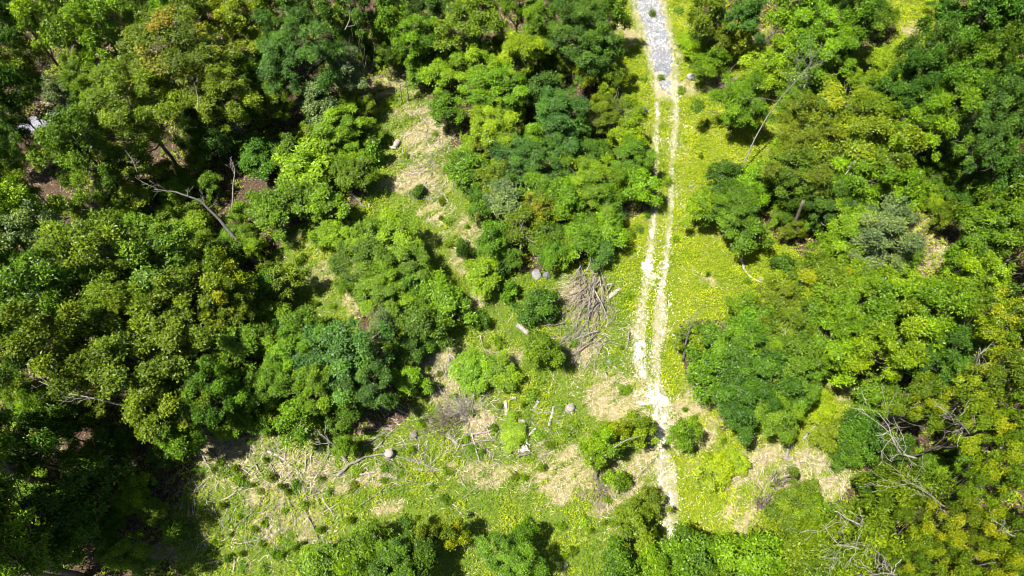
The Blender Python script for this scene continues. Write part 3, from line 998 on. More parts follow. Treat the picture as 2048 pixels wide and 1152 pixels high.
T_RIGHT = [
    (1418, 26, 40, 10, 'oli', 'first right of the grey road at the top edge'),
    (1490, 30, 46, 11, 'blu', 'second right of the grey road at the top edge'),
    (1446, 74, 30, 7, 'oli', 'below the first roadside tree on the right'),
    (1398, 92, 38, 2.4, 'lim', 'spreading at the right of the road end'),
    (1418, 132, 30, 5, 'bri', 'above the dark stick heap'),
    (1480, 84, 30, 6, 'yel', 'left of the grey twig slope'),
    (1590, 20, 42, 11, 'lim', 'at the top edge above the twig slope'),
    (1632, 70, 70, 11, 'bri', 'right of the twig slope, biggest crown there'),
    (1684, 16, 56, 12, 'mid', 'at the top edge left of the yellow glade'),
    (1708, 62, 40, 11, 'mid', 'left of the yellow glade'),
    (1676, 98, 46, 9, 'bri', 'between the biggest crown and the yellow glade'),
    (1574, 104, 42, 8, 'lim', 'right beside the twig slope'),
    (1622, 136, 42, 8, 'mid', 'above the shaded brown bank'),
    (1756, 130, 38, 3.6, 'lim', 'at the foot of the yellow glade'),
    (1708, 160, 26, 3.6, 'lim', 'right above the shaded brown bank'),
    (1945, 60, 80, 16, 'dk', 'right of the yellow glade'),
    (2010, 20, 66, 16, 'dk', 'filling the upper right corner'),
    (1850, 125, 52, 14, 'dk', 'below right of the yellow glade'),
    (2014, 95, 50, 14, 'mid', 'at the right edge below the corner tree'),
    (1826, 170, 54, 13, 'dk', 'in the shaded right woods below the glade'),
    (1892, 195, 56, 13, 'mid', 'in the middle of the shaded right woods'),
    (1955, 140, 50, 14, 'mid', 'between the shaded right woods and the corner'),
    (1970, 222, 56, 13, 'blu', 'above the white trunk at the right edge'),
    (2022, 185, 46, 13, 'dk', 'at the right edge above the white trunk'),
    (1880, 245, 56, 12, 'bri', 'sunlit, below the shaded right woods'),
    (1972, 300, 50, 11, 'blu', 'beside the white trunk at the right edge'),
    (2040, 260, 50, 12, 'dk', 'cut by the right edge near the white trunk'),
    (1478, 210, 70, 7, 'mid', 'finely leaved and wide, right of the track', 'medium'),
    (1526, 140, 42, 5, 'lim', 'below the twig slope'),
    (1572, 150, 34, 6, 'bri', 'at the top of the leaning dead tree'),
    (1586, 200, 30, 4, 'bri', 'right of the leaning dead tree'),
    (1690, 240, 96, 13, 'gol', 'broadest in the right woods'),
    (1636, 290, 86, 12, 'oli', 'right of the leaning dead tree, over a bare trunk'),
    (1722, 300, 80, 13, 'oli', 'below the broadest golden crown'),
    (1752, 190, 50, 11, 'yel', 'above the broadest golden crown'),
    (1770, 320, 62, 11, 'lim', 'right below the broadest golden crown'),
    (1594, 350, 58, 10, 'mid', 'above the shadowed bare trunk'),
    (1700, 362, 68, 11, 'bri', 'above the pale silvery crown'),
    (1806, 382, 42, 8, 'bri', 'above the tan dirt gap'),
    (1778, 232, 52, 11, 'mid', 'on the right flank of the broadest golden crown'),
    (1446, 358, 38, 5, 'dk', 'at the foot of the leaning dead tree'),
    (1498, 378, 46, 6, 'bri', 'right of the foot of the leaning dead tree'),
    (2028, 392, 38, 9, 'lim', 'at the right edge below the white trunk'),
    (1400, 422, 40, 5, 'lim', 'nearest the right wheel rut at mid height'),
    (1466, 420, 56, 7, 'mid', 'with two bare stems below, right of the track'),
    (1486, 462, 46, 6, 'mid', 'casting a round black shadow right of the track'),
    (1610, 392, 34, 8, 'mid', 'with the shadowed bare trunk under it'),
    (1662, 405, 52, 9, 'dk', 'between the shadowed trunk and the silvery crown'),
    (1708, 468, 64, 10, 'bri', 'at the left of the pale silvery crown'),
    (1752, 486, 68, 12, 'pal', 'standing out in the middle of the right woods'),
    (1772, 440, 42, 10, 'pal', 'behind the big silvery crown'),
    (1680, 495, 44, 9, 'bri', 'below left of the silvery crown'),
    (1892, 432, 26, 5, 'oli', 'feathery, beside the tan dirt gap', 'fine'),
    (2020, 420, 50, 11, 'mid', 'at the right edge above the brown slot'),
    (1990, 468, 62, 10, 'mid', 'right of the tan dirt gap'),
    (1952, 496, 48, 8, 'mid', 'nearest the tan dirt gap on its right'),
    (1570, 532, 28, 3, 'dk', 'in the lime ferns right of the curved white branch'),
    (1640, 582, 80, 10, 'gol', 'in the middle of the big right canopy'),
    (1560, 596, 58, 8, 'oli', 'at the left of the big right canopy'),
    (1492, 618, 42, 5, 'bri', 'at the left rim of the big right canopy'),
    (1716, 600, 70, 11, 'bri', 'right of the golden crown in the big right canopy'),
    (1796, 604, 66, 10, 'lim', 'below the tan dirt gap'),
    (1866, 588, 38, 7, 'lim', 'right below the tan dirt gap'),
    (1948, 570, 58, 10, 'lim', 'left of the brown slot at the right edge'),
    (1968, 622, 54, 10, 'mid', 'below the brown slot at the right edge'),
    (1822, 645, 80, 12, 'bri', 'in the big right canopy behind the golden corner woods'),
    (1782, 690, 76, 12, 'lim', 'at the lower right of the big right canopy'),
    (1664, 660, 76, 11, 'bri', 'in the centre of the big right canopy'),
    (1576, 658, 68, 9, 'oli', 'left of centre in the big right canopy'),
    (1500, 655, 52, 7, 'mid', 'at the left of the big right canopy near the leaning sapling'),
    (1470, 705, 72, 8, 'mid', 'behind the round dark crown beside the track'),
    (1574, 712, 74, 9, 'mid', 'behind right of the round dark crown'),
    (1418, 745, 54, 7, 'mid', 'left flank of the round dark crown'),
    (1515, 752, 88, 9, 'dk', 'round and dense beside the lower track'),
    (1596, 752, 62, 8, 'mid', 'right flank of the round dark crown'),
    (1480, 806, 74, 8, 'dk', 'at the front of the round dark crown'),
    (1552, 818, 58, 8, 'mid', 'lower right front of the round dark crown'),
    (1666, 712, 50, 9, 'lim', 'between the round dark crown and the big right canopy'),
    (1380, 676, 38, 4, 'oli', 'ragged, around the leaning grey sapling', 'ragged'),
    (1885, 720, 62, 10, 'dk', 'in the shade left of the golden corner woods'),
    (1750, 796, 46, 7, 'mid', 'beside the tan path end in the lower right'),
    (1730, 868, 46, 7, 'dk', 'in the shade left of the bare white snag'),
    (1640, 820, 36, 1.6, 'yel', 'right of the round dark crown'),
    (1660, 872, 34, 3, 'oli', 'at the right end of the straw patch'),
    (1692, 902, 34, 4.5, 'mid', 'at the right edge of the straw patch'),
    (1430, 945, 46, 2.4, 'yel', 'ragged beside the lower track', 'ragged'),
    (1468, 920, 32, 1.8, 'yel', 'left of the straw patch'),
    (1364, 872, 38, 5, 'bri', 'over the track with bare limbs', 'ragged'),
    (1206, 888, 38, 6, 'lim', 'left part of the arching tree over the lower clearing', 'ragged'),
    (1190, 905, 34, 5, 'lim', 'at the foot of the arching tree', 'ragged'),
    (1278, 862, 34, 6, 'lim', 'right tip of the arching tree beside the track', 'ragged'),
    (1236, 866, 32, 6.5, 'yel', 'top of the arching tree in the lower clearing', 'ragged'),
    (1236, 962, 24, 2.2, 'bri', 'below the arching tree'),
    (2075, 480, 60, 13, 'mid', 'cut by the right edge above the brown slot'),
    (2060, 340, 60, 13, 'dk', 'cut by the right edge below the white trunk'),
]
T_GOLD = [
    (1975, 660, 70, 15, 'gol', 'at the upper end of the golden corner woods'),
    (2020, 715, 84, 16, 'gol', 'at the right edge, upper golden corner woods'),
    (1962, 780, 80, 16, 'gol', 'below the bare grey pole in the golden corner woods'),
    (1822, 812, 60, 14, 'gol', 'above the bare white snag'),
    (2028, 840, 70, 16, 'gol', 'at the right edge, middle golden corner woods'),
    (1935, 868, 66, 15, 'gol', 'right of the bare white snag'),
    (2030, 935, 66, 16, 'gol', 'at the right edge, lower golden corner woods'),
    (1950, 975, 60, 15, 'gol', 'above the fan of dead branches'),
    (1805, 985, 50, 13, 'oli', 'behind the fan of dead branches'),
    (1832, 1066, 62, 15, 'gol', 'right of the big dead top'),
    (1908, 1060, 62, 15, 'gol', 'below the fan of dead branches'),
    (1980, 1072, 66, 16, 'gol', 'in the lower right corner, inner one'),
    (1858, 1124, 60, 15, 'gol', 'at the bottom edge right of the big dead top'),
    (1944, 1138, 62, 15, 'gol', 'at the bottom edge near the lower right corner'),
    (2030, 1132, 62, 16, 'gol', 'in the very lower right corner'),
    (1785, 1136, 44, 13, 'gol', 'at the bottom edge below the big dead top'),
    (1716, 1070, 52, 12, 'oli', 'left of the big dead top'),
    (1762, 975, 44, 6, 'dk', 'in the shade between the straw patch and the golden woods'),
    (1790, 900, 40, 7, 'dk', 'under the bare white snag'),
    (2100, 1060, 70, 16, 'gol', 'cut by the right edge at the bottom'),
    (2095, 760, 70, 16, 'gol', 'cut by the right edge in the upper golden woods'),
    (1900, 1225, 80, 16, 'gol', 'cut by the bottom edge in the golden woods'),
    (2040, 1230, 80, 16, 'gol', 'cut by the bottom right corner'),
]
T_FRONT = [
    (735, 1088, 48, 6, 'mid', 'behind the olive bottom edge tree'),
    (790, 1120, 66, 7, 'mid', 'largest of the lower left bottom edge'),
    (722, 1140, 60, 7, 'bri', 'left of the largest bottom edge tree'),
    (848, 1076, 38, 6, 'oli', 'with loose leaves above the bottom edge shadow', 'ragged'),
    (904, 1064, 30, 5.6, 'gol', 'with open yellowish leaves above the bottom edge', 'ragged'),
    (850, 1110, 46, 6, 'dk', 'shaded at the bottom edge between two crowns'),
    (1026, 1118, 58, 7, 'mid', 'round and lone at the bottom edge', 'medium'),
    (1042, 1080, 30, 5, 'mid', 'behind the round lone bottom edge tree'),
    (1276, 1068, 42, 6, 'oli', 'thin leaved left of the lower track end', 'ragged'),
    (1258, 1026, 36, 4, 'oli', 'ragged beside the fallen limb left of the track', 'ragged'),
    (1304, 1006, 30, 3, 'oli', 'ragged at the left side of the lower track', 'ragged'),
    (1238, 1138, 48, 7, 'mid', 'at the bottom edge left of the track end'),
    (1312, 1142, 44, 7, 'bri', 'at the bottom edge where the track ends'),
    (1384, 1122, 60, 8, 'mid', 'at the bottom edge right of the track end'),
    (1436, 1100, 46, 7, 'bri', 'throwing a ragged shadow above the bottom edge'),
    (1506, 1128, 62, 10, 'bri', 'at the bottom edge below the white gravel spot'),
    (1576, 1120, 62, 9, 'oli', 'at the bottom edge below the grey twig rim'),
    (1660, 1118, 60, 11, 'oli', 'at the bottom edge left of the big dead top'),
    (1594, 1010, 62, 8, 'oli', 'below the straw patch, wide crown'),
    (1628, 1028, 46, 8, 'bri', 'shaded on one side below the straw patch'),
    (1556, 1046, 46, 6, 'oli', 'on the grey twig rim'),
    (1612, 1070, 50, 8, 'mid', 'below the two straw patch trees'),
    (640, 1135, 50, 4, 'bri', 'low at the bottom edge left of the largest tree'),
    (800, 1200, 70, 8, 'mid', 'cut by the bottom edge under the largest tree'),
    (1420, 1200, 70, 8, 'mid', 'cut by the bottom edge right of the track'),
    (1620, 1200, 80, 11, 'oli', 'cut by the bottom edge left of the dead top'),
]
HS = {LEFT: .76, MIDC: .72, RIGHT: .82, LOWR: 1.1, FRONT: .85}
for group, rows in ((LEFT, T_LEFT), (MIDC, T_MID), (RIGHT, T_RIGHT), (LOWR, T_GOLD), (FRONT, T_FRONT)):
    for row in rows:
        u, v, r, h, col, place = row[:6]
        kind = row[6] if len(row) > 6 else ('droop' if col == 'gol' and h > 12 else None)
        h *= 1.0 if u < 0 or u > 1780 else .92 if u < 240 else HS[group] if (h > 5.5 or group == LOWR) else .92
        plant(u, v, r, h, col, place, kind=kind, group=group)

# weeds: single leafy tufts standing in the sunny clearing
WEEDS = [(492, 968, 9), (542, 953, 11), (592, 972, 13), (452, 942, 14), (520, 982, 9), (478, 1034, 9), (432, 1082, 12), (527, 1140, 9), (484, 1134, 10), (508, 1060, 9),
         (528, 1045, 10), (608, 1010, 8), (440, 925, 8), (468, 938, 10), (475, 960, 12), (640, 958, 8), (568, 1022, 7), (660, 984, 8), (625, 1120, 9), (590, 1095, 8),
         (560, 1110, 8), (640, 1060, 8), (420, 1105, 9), (400, 1130, 10), (455, 1115, 8), (1075, 868, 12), (1115, 880, 10), (1135, 868, 12), (1100, 890, 9), (862, 976, 8),
         (822, 900, 8), (770, 935, 9), (1305, 25, 9), (1360, 20, 10), (1322, 152, 6), (1150, 845, 9), (1065, 790, 14), (1085, 935, 9), (930, 880, 9), (1170, 1045, 12)]
rng = np.random.default_rng(21)
k = 0
while k < 95:
    u, v = rng.uniform(390, 1560), rng.uniform(150, 1130)
    x, y = at(u, v)
    cl, dr, ru, rdd, _, _ = zones(np.array([x]), np.array([y]))
    if cl[0] < .5 or ru[0] < .35 or rdd[0] < 1: continue
    if any((u - a) ** 2 + (v - b) ** 2 < (r * .9 + 6) ** 2 for (a, b, r, h, R) in PLANTED): continue
    WEEDS.append((u, v, rng.uniform(4, 10))); k += 1
for (u, v, r) in WEEDS:
    where = 'lower left stick field' if u < 700 and v > 850 else 'lower clearing' if v > 640 else 'upper clearing'
    plant(u, v, r, rng.uniform(.4, .9), ['bri', 'mid', 'bri', 'lim', 'lim', 'oli'][rng.integers(0, 6)], '', kind='weed', group='leafy weeds of the ' + where,
          label='small leafy green weed tuft standing in the ' + where)

# understory between the taller crowns
k = 0; tries = 0
while k < 160 and tries < 6000:
    tries += 1
    u, v = rng.uniform(-10, 2058), rng.uniform(5, 1145)
    h = rng.uniform(2.2, 4.4)
    x, y = at(u, v, h * .6)
    cl, dr, ru, rdd, _, _ = zones(np.array([x]), np.array([y]))
    if cl[0] > .5 or rdd[0] < 1.8 or ru[0] < 2: continue
    if any((u - a) ** 2 + (v - b) ** 2 < (r * (.78 if hh_ > h else .5)) ** 2 for (a, b, r, hh_, R) in PLANTED): continue
    if 20 < u < 140 and 190 < v < 280 or (u < 420 and v > 840 and rng.uniform() < .35) or 0 < u < 110 and 40 < v < 160 or 1715 < u < 1840 and 850 < v < 1000 or 1800 < u < 1910 and 420 < v < 560 or 20 < u < 150 and 330 < v < 460 or 440 < u < 560 and 230 < v < 420 or 1760 < u < 1880 and v < 110: continue
    side = 'left hand woods' if u < 760 else 'thicket left of the track' if u < 1320 else 'right hand woods'
    plant(u, v, rng.uniform(22, 38), h, ['mid', 'bri', 'mid', 'dk', 'oli', 'lim'][rng.integers(0, 6)], '', kind='small', group='understory bushes of the ' + side,
          label='leafy understory bush filling a gap between taller trees in the ' + side)
    k += 1
print('UNDERSTORY', k)

# vine covered post in the upper clearing
x, y = at(756, 326)
e = bpy.data.objects.new('vine_covered_post', None); C.objects.link(e)
e.location = (x, y, float(ground_z(x, y)))
n = 520
zz = rng.uniform(.1, 3.3, n); ph = rng.uniform(0, 6.28, n); rr = (.62 - .09 * zz) * rng.uniform(.7, 1.15, n)
pos = np.stack([rr * np.cos(ph), rr * np.sin(ph), zz], 1)
nr = np.stack([np.cos(ph), np.sin(ph), np.full(n, .7)], 1)
V, nf = sprigs(pos, nr, 5, .24, .13, rng)
c = link('vine_leaves', mesh_from('vine_leaves', V, *quads(nf), tint=np.repeat(rng.uniform(0, 1, nf), 4), clump=np.repeat(rng.uniform(.3, 1, n), 20)), LEAF, e)
c.color = (.10, .2, .012, 1)
T = Tubes(); T.add(wob((0, 0, -.2), (.1, .05, 3.3), 6, .02, rng), np.linspace(.2, .13, 6), 8)
link('post', T.build('post'), DEADWOOD, e)
tag(e, 'dead standing post wrapped in bright green vine leaves in the upper clearing', 'post')

# the woods going on beyond the plot: one mass, out past what the photo frames
fw = make_arch(4.0, 11, 46, 900, .5, 5, 999, rc=.2, gaps=.25, limbs=4)
bpy.data.meshes.remove(fw[1])
nv_ = len(fw[0].vertices); co = np.empty(nv_ * 3, np.float32); fw[0].vertices.foreach_get('co', co); co = co.reshape(-1, 3)
tn = np.empty(nv_, np.float32); fw[0].attributes['tint'].data.foreach_get('value', tn)
spots = []
rng = np.random.default_rng(61)
while len(spots) < 150:
    u, v = rng.uniform(-700, 2750), rng.uniform(-400, 1300)
    if -260 < u < 2105 and v > -28: continue
    x, y = at(u, v)
    if any((x - a) ** 2 + (y - b) ** 2 < 15 for a, b in spots): continue
    if line_dist(np.array([x]), np.array([y]), *ROAD)[0] < 3.5: continue
    spots.append((x, y))
VV = []
for (x, y) in spots:
    a = rng.uniform(0, 6.28); sc_ = rng.uniform(.8, 1.25); r_ = np.array([[math.cos(a), -math.sin(a), 0], [math.sin(a), math.cos(a), 0], [0, 0, 1]])
    VV.append(co @ r_.T * sc_ + np.array([x, y, 0]))
nsp = len(spots)
me = mesh_from('woods', np.concatenate(VV), *quads(nv_ // 4 * nsp), tint=np.tile(tn, nsp), clump=np.repeat(rng.uniform(0, 1, nsp), nv_))
o = link('far_woods', me, LEAF); o.color = (.07, .14, .007, 1)
bpy.data.meshes.remove(fw[0])
tag(o, 'green woods continuing on all sides beyond the clearing', None, None, 'stuff')
# ------------------------------------------------------------------ dead wood, stones, brush
def P3(u, v, z=0.0):
    x, y = at(u, v, z)
    return np.array([x, y, z + (float(ground_z(x, y)) if z < .5 else 0.)])


def centred(o_name, T, mat, smooth=True):
    """build tubes as one mesh whose origin sits at its lowest point's footprint"""
    v = np.concatenate(T.v)
    org = np.array([v[:, 0].mean(), v[:, 1].mean(), v[:, 2].min()])
    T.v = [a - org for a in T.v]
    return link(o_name, T.build(o_name, smooth), mat, None, tuple(org))


def branch(pts, r0, r1, label, name='fallen_branch', cat='branch', mat=None, group=None, twigs=0, seed=0, wobble=.05, z=None):
    """a piece of dead wood lying on the ground along photo points"""
    rng = np.random.default_rng(seed + int(pts[0][0] * 7 + pts[0][1]))
    q = []
    for i in range(len(pts) - 1):
        a = P3(*pts[i][:2], z=(pts[i][2] if len(pts[i]) > 2 else 0)); b = P3(*pts[i + 1][:2], z=(pts[i + 1][2] if len(pts[i + 1]) > 2 else 0))
        s = wob(a, b, 6, wobble, rng)
        q.append(s if i == 0 else s[1:])
    q = np.concatenate(q)
    rad = np.linspace(r0, r1, len(q)) * rng.uniform(.88, 1.1, len(q))
    if all(len(p) < 3 for p in pts):
        q[:, 2] = ground_z(q[:, 0], q[:, 1]) + rad * .8 + .10 + np.abs(rng.normal(0, .03, len(q)))
    T = Tubes(); T.add(q, rad, 9 if r0 > .1 else 6)
    L = np.linalg.norm(q[-1] - q[0])
    for _ in range(twigs):
        i = rng.integers(len(q) // 3, len(q) - 1)
        d = norm(q[i] - q[i - 1] + rng.normal(0, .55, 3) * np.array([1, 1, .35]))
        if all(len(p) < 3 for p in pts): d[2] = abs(d[2]) * .3
        e = q[i] + d * L * rng.uniform(.15, .4)
        T.add(wob(q[i], e, 5, .12, rng), np.linspace(rad[i] * .55, .012, 5), 5)
    o = centred(name, T, mat or DEADWOOD)
    return tag(o, label, cat, group)


def log(p0, p1, r, label, mat=None, group=None):
    """a sawn log: bark body with pale cut ends as children"""
    a = P3(*p0); b = P3(*p1)
    a[2] = float(ground_z(a[0], a[1])) + r * .55; b[2] = float(ground_z(b[0], b[1])) + r * .55
    rng = np.random.default_rng(int(p0[0] + p0[1] * 3))
    q = wob(a, b, 7, .03, rng)
    rad = r * (1 + rng.normal(0, .11, 7)); rad[0] *= 1.15
    org = (a + b) / 2; org[2] -= r
    e = bpy.data.objects.new('log', None); C.objects.link(e); e.location = tuple(org)
    T = Tubes(); T.add(q - org, rad, 12, cap=False)
    for _ in range(3):
        j = rng.integers(1, 6); dv = norm(np.array([rng.normal(), rng.normal(), abs(rng.normal()) * .6]))
        T.add(np.stack([q[j] - org, q[j] - org + dv * r * 1.25, q[j] - org + dv * r * 1.7]), np.array([.4, .26, .2]) * r, 6)
    link('log_body', T.build('log_body'), mat or DEADWOOD, e)
    for s, (c, n_) in enumerate(((q[0], q[0] - q[1]), (q[-1], q[-1] - q[-2]))):
        n_ = norm(n_); E_ = Tubes()
        E_.add(np.stack([c - org - n_ * .02, c - org + n_ * .012]), [rad[0 if s == 0 else -1] * .97] * 2, 12)
        link('cut_end', E_.build('cut_end', False), PALEWOOD, e)
    return tag(e, label, 'log', group)


def stump(u, v, r, h, label):
    x, y = at(u, v); z = float(ground_z(x, y)); rng = np.random.default_rng(int(u))
    e = bpy.data.objects.new('tree_stump', None); C.objects.link(e); e.location = (x, y, z)
    T = Tubes(); T.add(np.array([[0, 0, -.1], [0, 0, .1], [.01, 0, h * .6], [.02, .01, h]]), np.array([1.4, 1.15, 1.0, .97]) * r, 14, cap=False)
    for k in range(5):
        ph = k * 1.26 + rng.uniform(-.3, .3)
        d = np.array([math.cos(ph), math.sin(ph), 0])
        T.add(np.array([d * r * .7 + [0, 0, .22], d * r * 1.4 + [0, 0, .06], d * r * 2.1 + [0, 0, -.05]]), np.array([.3, .2, .08]) * r, 6)
    link('stump_body', T.build('stump_body'), DEADWOOD, e)
    U = Tubes(); U.add(np.array([[.02, .01, h - .03], [.02, .01, h + .01]]), [r * .95] * 2, 14)
    link('cut_top', U.build('cut_top', False), DEADWOOD, e)
    return tag(e, label, 'stump')


def stone(u, v, sx, sy, sz, label, mat=None):
    import bmesh
    x, y = at(u, v); rng = np.random.default_rng(int(u * 3 + v))
    bm = bmesh.new(); bmesh.ops.create_icosphere(bm, subdivisions=4, radius=1)
    pl = norm(rng.normal(0, 1, (9, 3))); off = rng.uniform(.62, .9, 9)
    for vt in bm.verts:
        p = np.array(vt.co)
        for n_, d in zip(pl, off):                     # chipped flat faces
            k_ = p @ n_ - d
            if k_ > 0: p = p - n_ * k_ * .9
        p *= 1 + .06 * (fbm(p[0] * 3 + 9, p[1] * 3 + p[2] * 2 + 5, 3, 3) - .5)
        vt.co = (p[0] * sx, p[1] * sy, p[2] * sz)
    me = bpy.data.meshes.new('boulder'); bm.to_mesh(me); bm.free()
    o = link('boulder', me, mat or STONE, None, (x, y, float(ground_z(x, y)) + sz * .45)); o.rotation_euler = (0, 0, rng.uniform(0, 3))
    return tag(o, label, 'rock')


def dead_tree(pts, r0, label, n_side=14, side_len=.35, fork=.5, name='dead_tree', mat=None, seed=1, sub=3):
    """bare standing or leaning wood: (u, v, height m) way-points, trunk and branches as parts"""
    rng = np.random.default_rng(seed)
    W = [P3(u, v, z) for u, v, z in pts]
    q = []
    for i in range(len(W) - 1):
        s = wob(W[i], W[i + 1], 6, .022, rng); q.append(s if i == 0 else s[1:])
    q = np.concatenate(q)
    org = q[0].copy()
    L = np.sum(np.linalg.norm(np.diff(q, axis=0), axis=1))
    e = bpy.data.objects.new(name, None); C.objects.link(e); e.location = tuple(org)
    rad = np.linspace(r0, r0 * .18, len(q))
    T = Tubes(); T.add(q - org, rad, 8); link('trunk', T.build('trunk'), mat or DEADWOOD, e)
    for _ in range(n_side):
        B = Tubes()
        i = int(len(q) * rng.uniform(fork, .97))
        d = norm(norm(q[i] - q[i - 2]) * .8 + rng.normal(0, .6, 3))
        l = L * side_len * rng.uniform(.45, 1.1)
        s = wob(q[i], q[i] + d * l, 7, .13, rng) - org
        r = rad[i] * .36
        B.add(s, np.linspace(r, max(r * .2, .01), 7), 6)
        for _ in range(sub):
            j = rng.integers(2, 6)
            d2 = norm(d * .7 + rng.normal(0, .6, 3))
            B.add(wob(s[j], s[j] + d2 * l * rng.uniform(.25, .5), 5, .14, rng), np.linspace(r * .45, .010, 5), 5)
        link('branch', B.build('branch'), mat or DEADWOOD, e)
    return tag(e, label, 'dead tree')


# the forked bare trunk at the left, its crown over it
dead_tree([(520, 531, 0), (482, 490, 2.2), (440, 440, 4.4), (402, 402, 6.2), (352, 384, 7.4), (308, 379, 8.0)], .2,
          'long forked bare grey trunk leaning left through the left woods', 7, .13, .5, 'leaning_trunk', GREYWOOD, 4, 3)
dead_tree([(458, 455, 0), (462, 430, 1.8), (466, 380, 4), (470, 340, 5.6), (462, 318, 6.6)], .08, 'thin crooked bare stem right of the forked bare trunk', 3, .2, .5, 'dead_tree', DEADWOOD, 5)
# trunk in the shadow of the right woods
x0, x1 = P3(1571, 486), P3(1607, 404, 6.0)
branch([(1571, 487, 0), (1590, 445, 3), (1607, 402, 6)], .17, .13, 'straight bare trunk rising from black shadow in the right woods', 'bare_trunk', 'trunk', BARK, None, 0, 0, .01)
branch([(2050, 574, 0), (2008, 604, .3)], .22, .2, 'thick grey fallen trunk crossing the brown slot at the right edge', 'fallen_log', 'log', DEADWOOD)
branch([(2010, 292, 0), (2022, 268, 2), (2034, 240, 4)], .16, .13, 'grey trunk standing in the shaded woods at the right edge', 'bare_trunk', 'trunk', DEADWOOD, None, 2, 0, .02)
branch([(98, 970, 0), (40, 948, 5), (-60, 905, 12)], .32, .2, 'dark leaning trunk entering from the left edge', 'bare_trunk', 'trunk', BARK, None, 2, 0, .02)
branch([(165, 1156, 0), (110, 1138, 3.2), (62, 1120, 6.5), (20, 1098, 9)], .3, .18, 'low dark trunk in the bottom left corner', 'bare_trunk', 'trunk', BARK, None, 2, 0, .02)
dead_tree([(695, 923, 0), (678, 898, 1.4), (655, 878, 3), (642, 868, 3.8)], .16, 'pale forked trunk with few leaves at the edge of the stick field', 4, .4, .5, 'dead_tree', PALEWOOD, 8)
branch([(768, 712, 0), (764, 698, 1.2), (760, 688, 2.4)], .17, .15, 'short grey broken trunk beside the dense blue-green tree', 'bare_trunk', 'trunk', DEADWOOD)
# leaning dead tree on the right
dead_tree([(1468, 364, 0), (1498, 304, 2.0), (1528, 244, 4.2), (1562, 194, 6.2), (1600, 152, 7.6), (1625, 122, 8.4)], .085,
          'long leaning dead tree with bare grey twigs right of the track', 22, .2, .5, 'dead_tree', GREYWOOD, 11)
dead_tree([(1366, 722, 0), (1372, 684, 2.3), (1380, 655, 4.1), (1388, 630, 5.6)], .12, 'slender leaning grey sapling right of the white crossing', 7, .25, .4, 'dead_tree', GREYWOOD, 12)
dead_tree([(1040, 540, 0), (1041, 495, 2.2), (1040, 460, 3.8), (1048, 440, 4.6)], .09, 'thin grey sapling stem above the pale boulder', 5, .3, .5, 'dead_tree', DEADWOOD, 13)
for i, (u, v, lab) in enumerate(((804, 205, 'left'), (817, 200, 'right'))):
    dead_tree([(u, v, 0), (u - 2, v - 20, 1.4), (u - 4, v - 45, 3.2)], .07, f'thin bare upright sapling, {lab} one of two at the head of the dry clearing', 6, .3, .3, 'dead_tree', BRUSHWOOD, 15 + i)
# dead branch in the left canopy
dead_tree([(250, 812, 6.6), (205, 800, 7.6), (170, 793, 8.2), (132, 787, 8.8), (78, 762, 9.6)], .08, 'grey dead branch lying across the left canopy rim', 12, .3, .3, 'dead_branch', PALEWOOD, 17)
# bare tops among the golden trees
dead_tree([(1836, 918, 8.5), (1800, 908, 10.2), (1786, 880, 11.8), (1776, 850, 13.2), (1757, 826, 14.2)], 0.075, 'bare white snag hanging twisted above the dark gap in the golden woods', 15, .32, .15, 'dead_tree', PALEWOOD, 19)
dead_tree([(1772, 1102, 8.5), (1752, 1076, 10.2), (1730, 1056, 11.8), (1700, 1040, 13.1), (1668, 1022, 14.3)], 0.098, 'big dead white top branching at the lower right', 10, .38, .22, 'dead_tree', PALEWOOD, 23)
dead_tree([(1782, 1108, 8.5), (1740, 1100, 10.2), (1700, 1092, 11.8), (1672, 1090, 12.4)], 0.068, 'dead side limb below the big dead white top', 9, .35, .3, 'dead_branch', PALEWOOD, 25)
dead_tree([(1912, 1026, 9.2), (1880, 1008, 10.7), (1850, 984, 12.3), (1815, 960, 13.8)], 0.075, 'fan of bare grey branches among the golden crowns', 9, .38, .2, 'dead_tree', DEADWOOD, 29)
dead_tree([(1800, 1150, 9.6), (1766, 1146, 11.2), (1738, 1150, 12.3)], 0.068, 'bare white branch cut by the bottom edge in the golden woods', 9, .4, .2, 'dead_branch', PALEWOOD, 31)
dead_tree([(1940, 870, 11.8), (1925, 850, 13.4), (1908, 828, 14.8)], 0.045, 'thin bare twigs in front of the golden crown right of the snag', 9, .5, .1, 'dead_branch', PALEWOOD, 33)
dead_tree([(1950, 745, 11.8), (1955, 715, 13.8), (1960, 695, 15.6)], 0.060, 'bare grey pole standing above the golden corner woods', 5, .25, .3, 'dead_tree', PALEWOOD, 35)
dead_tree([(1990, 1075, 12.9), (2003, 1055, 14.2), (2010, 1038, 15.2)], 0.045, 'small bare twig top near the right edge of the golden woods', 6, .4, .2, 'dead_branch', PALEWOOD, 37)
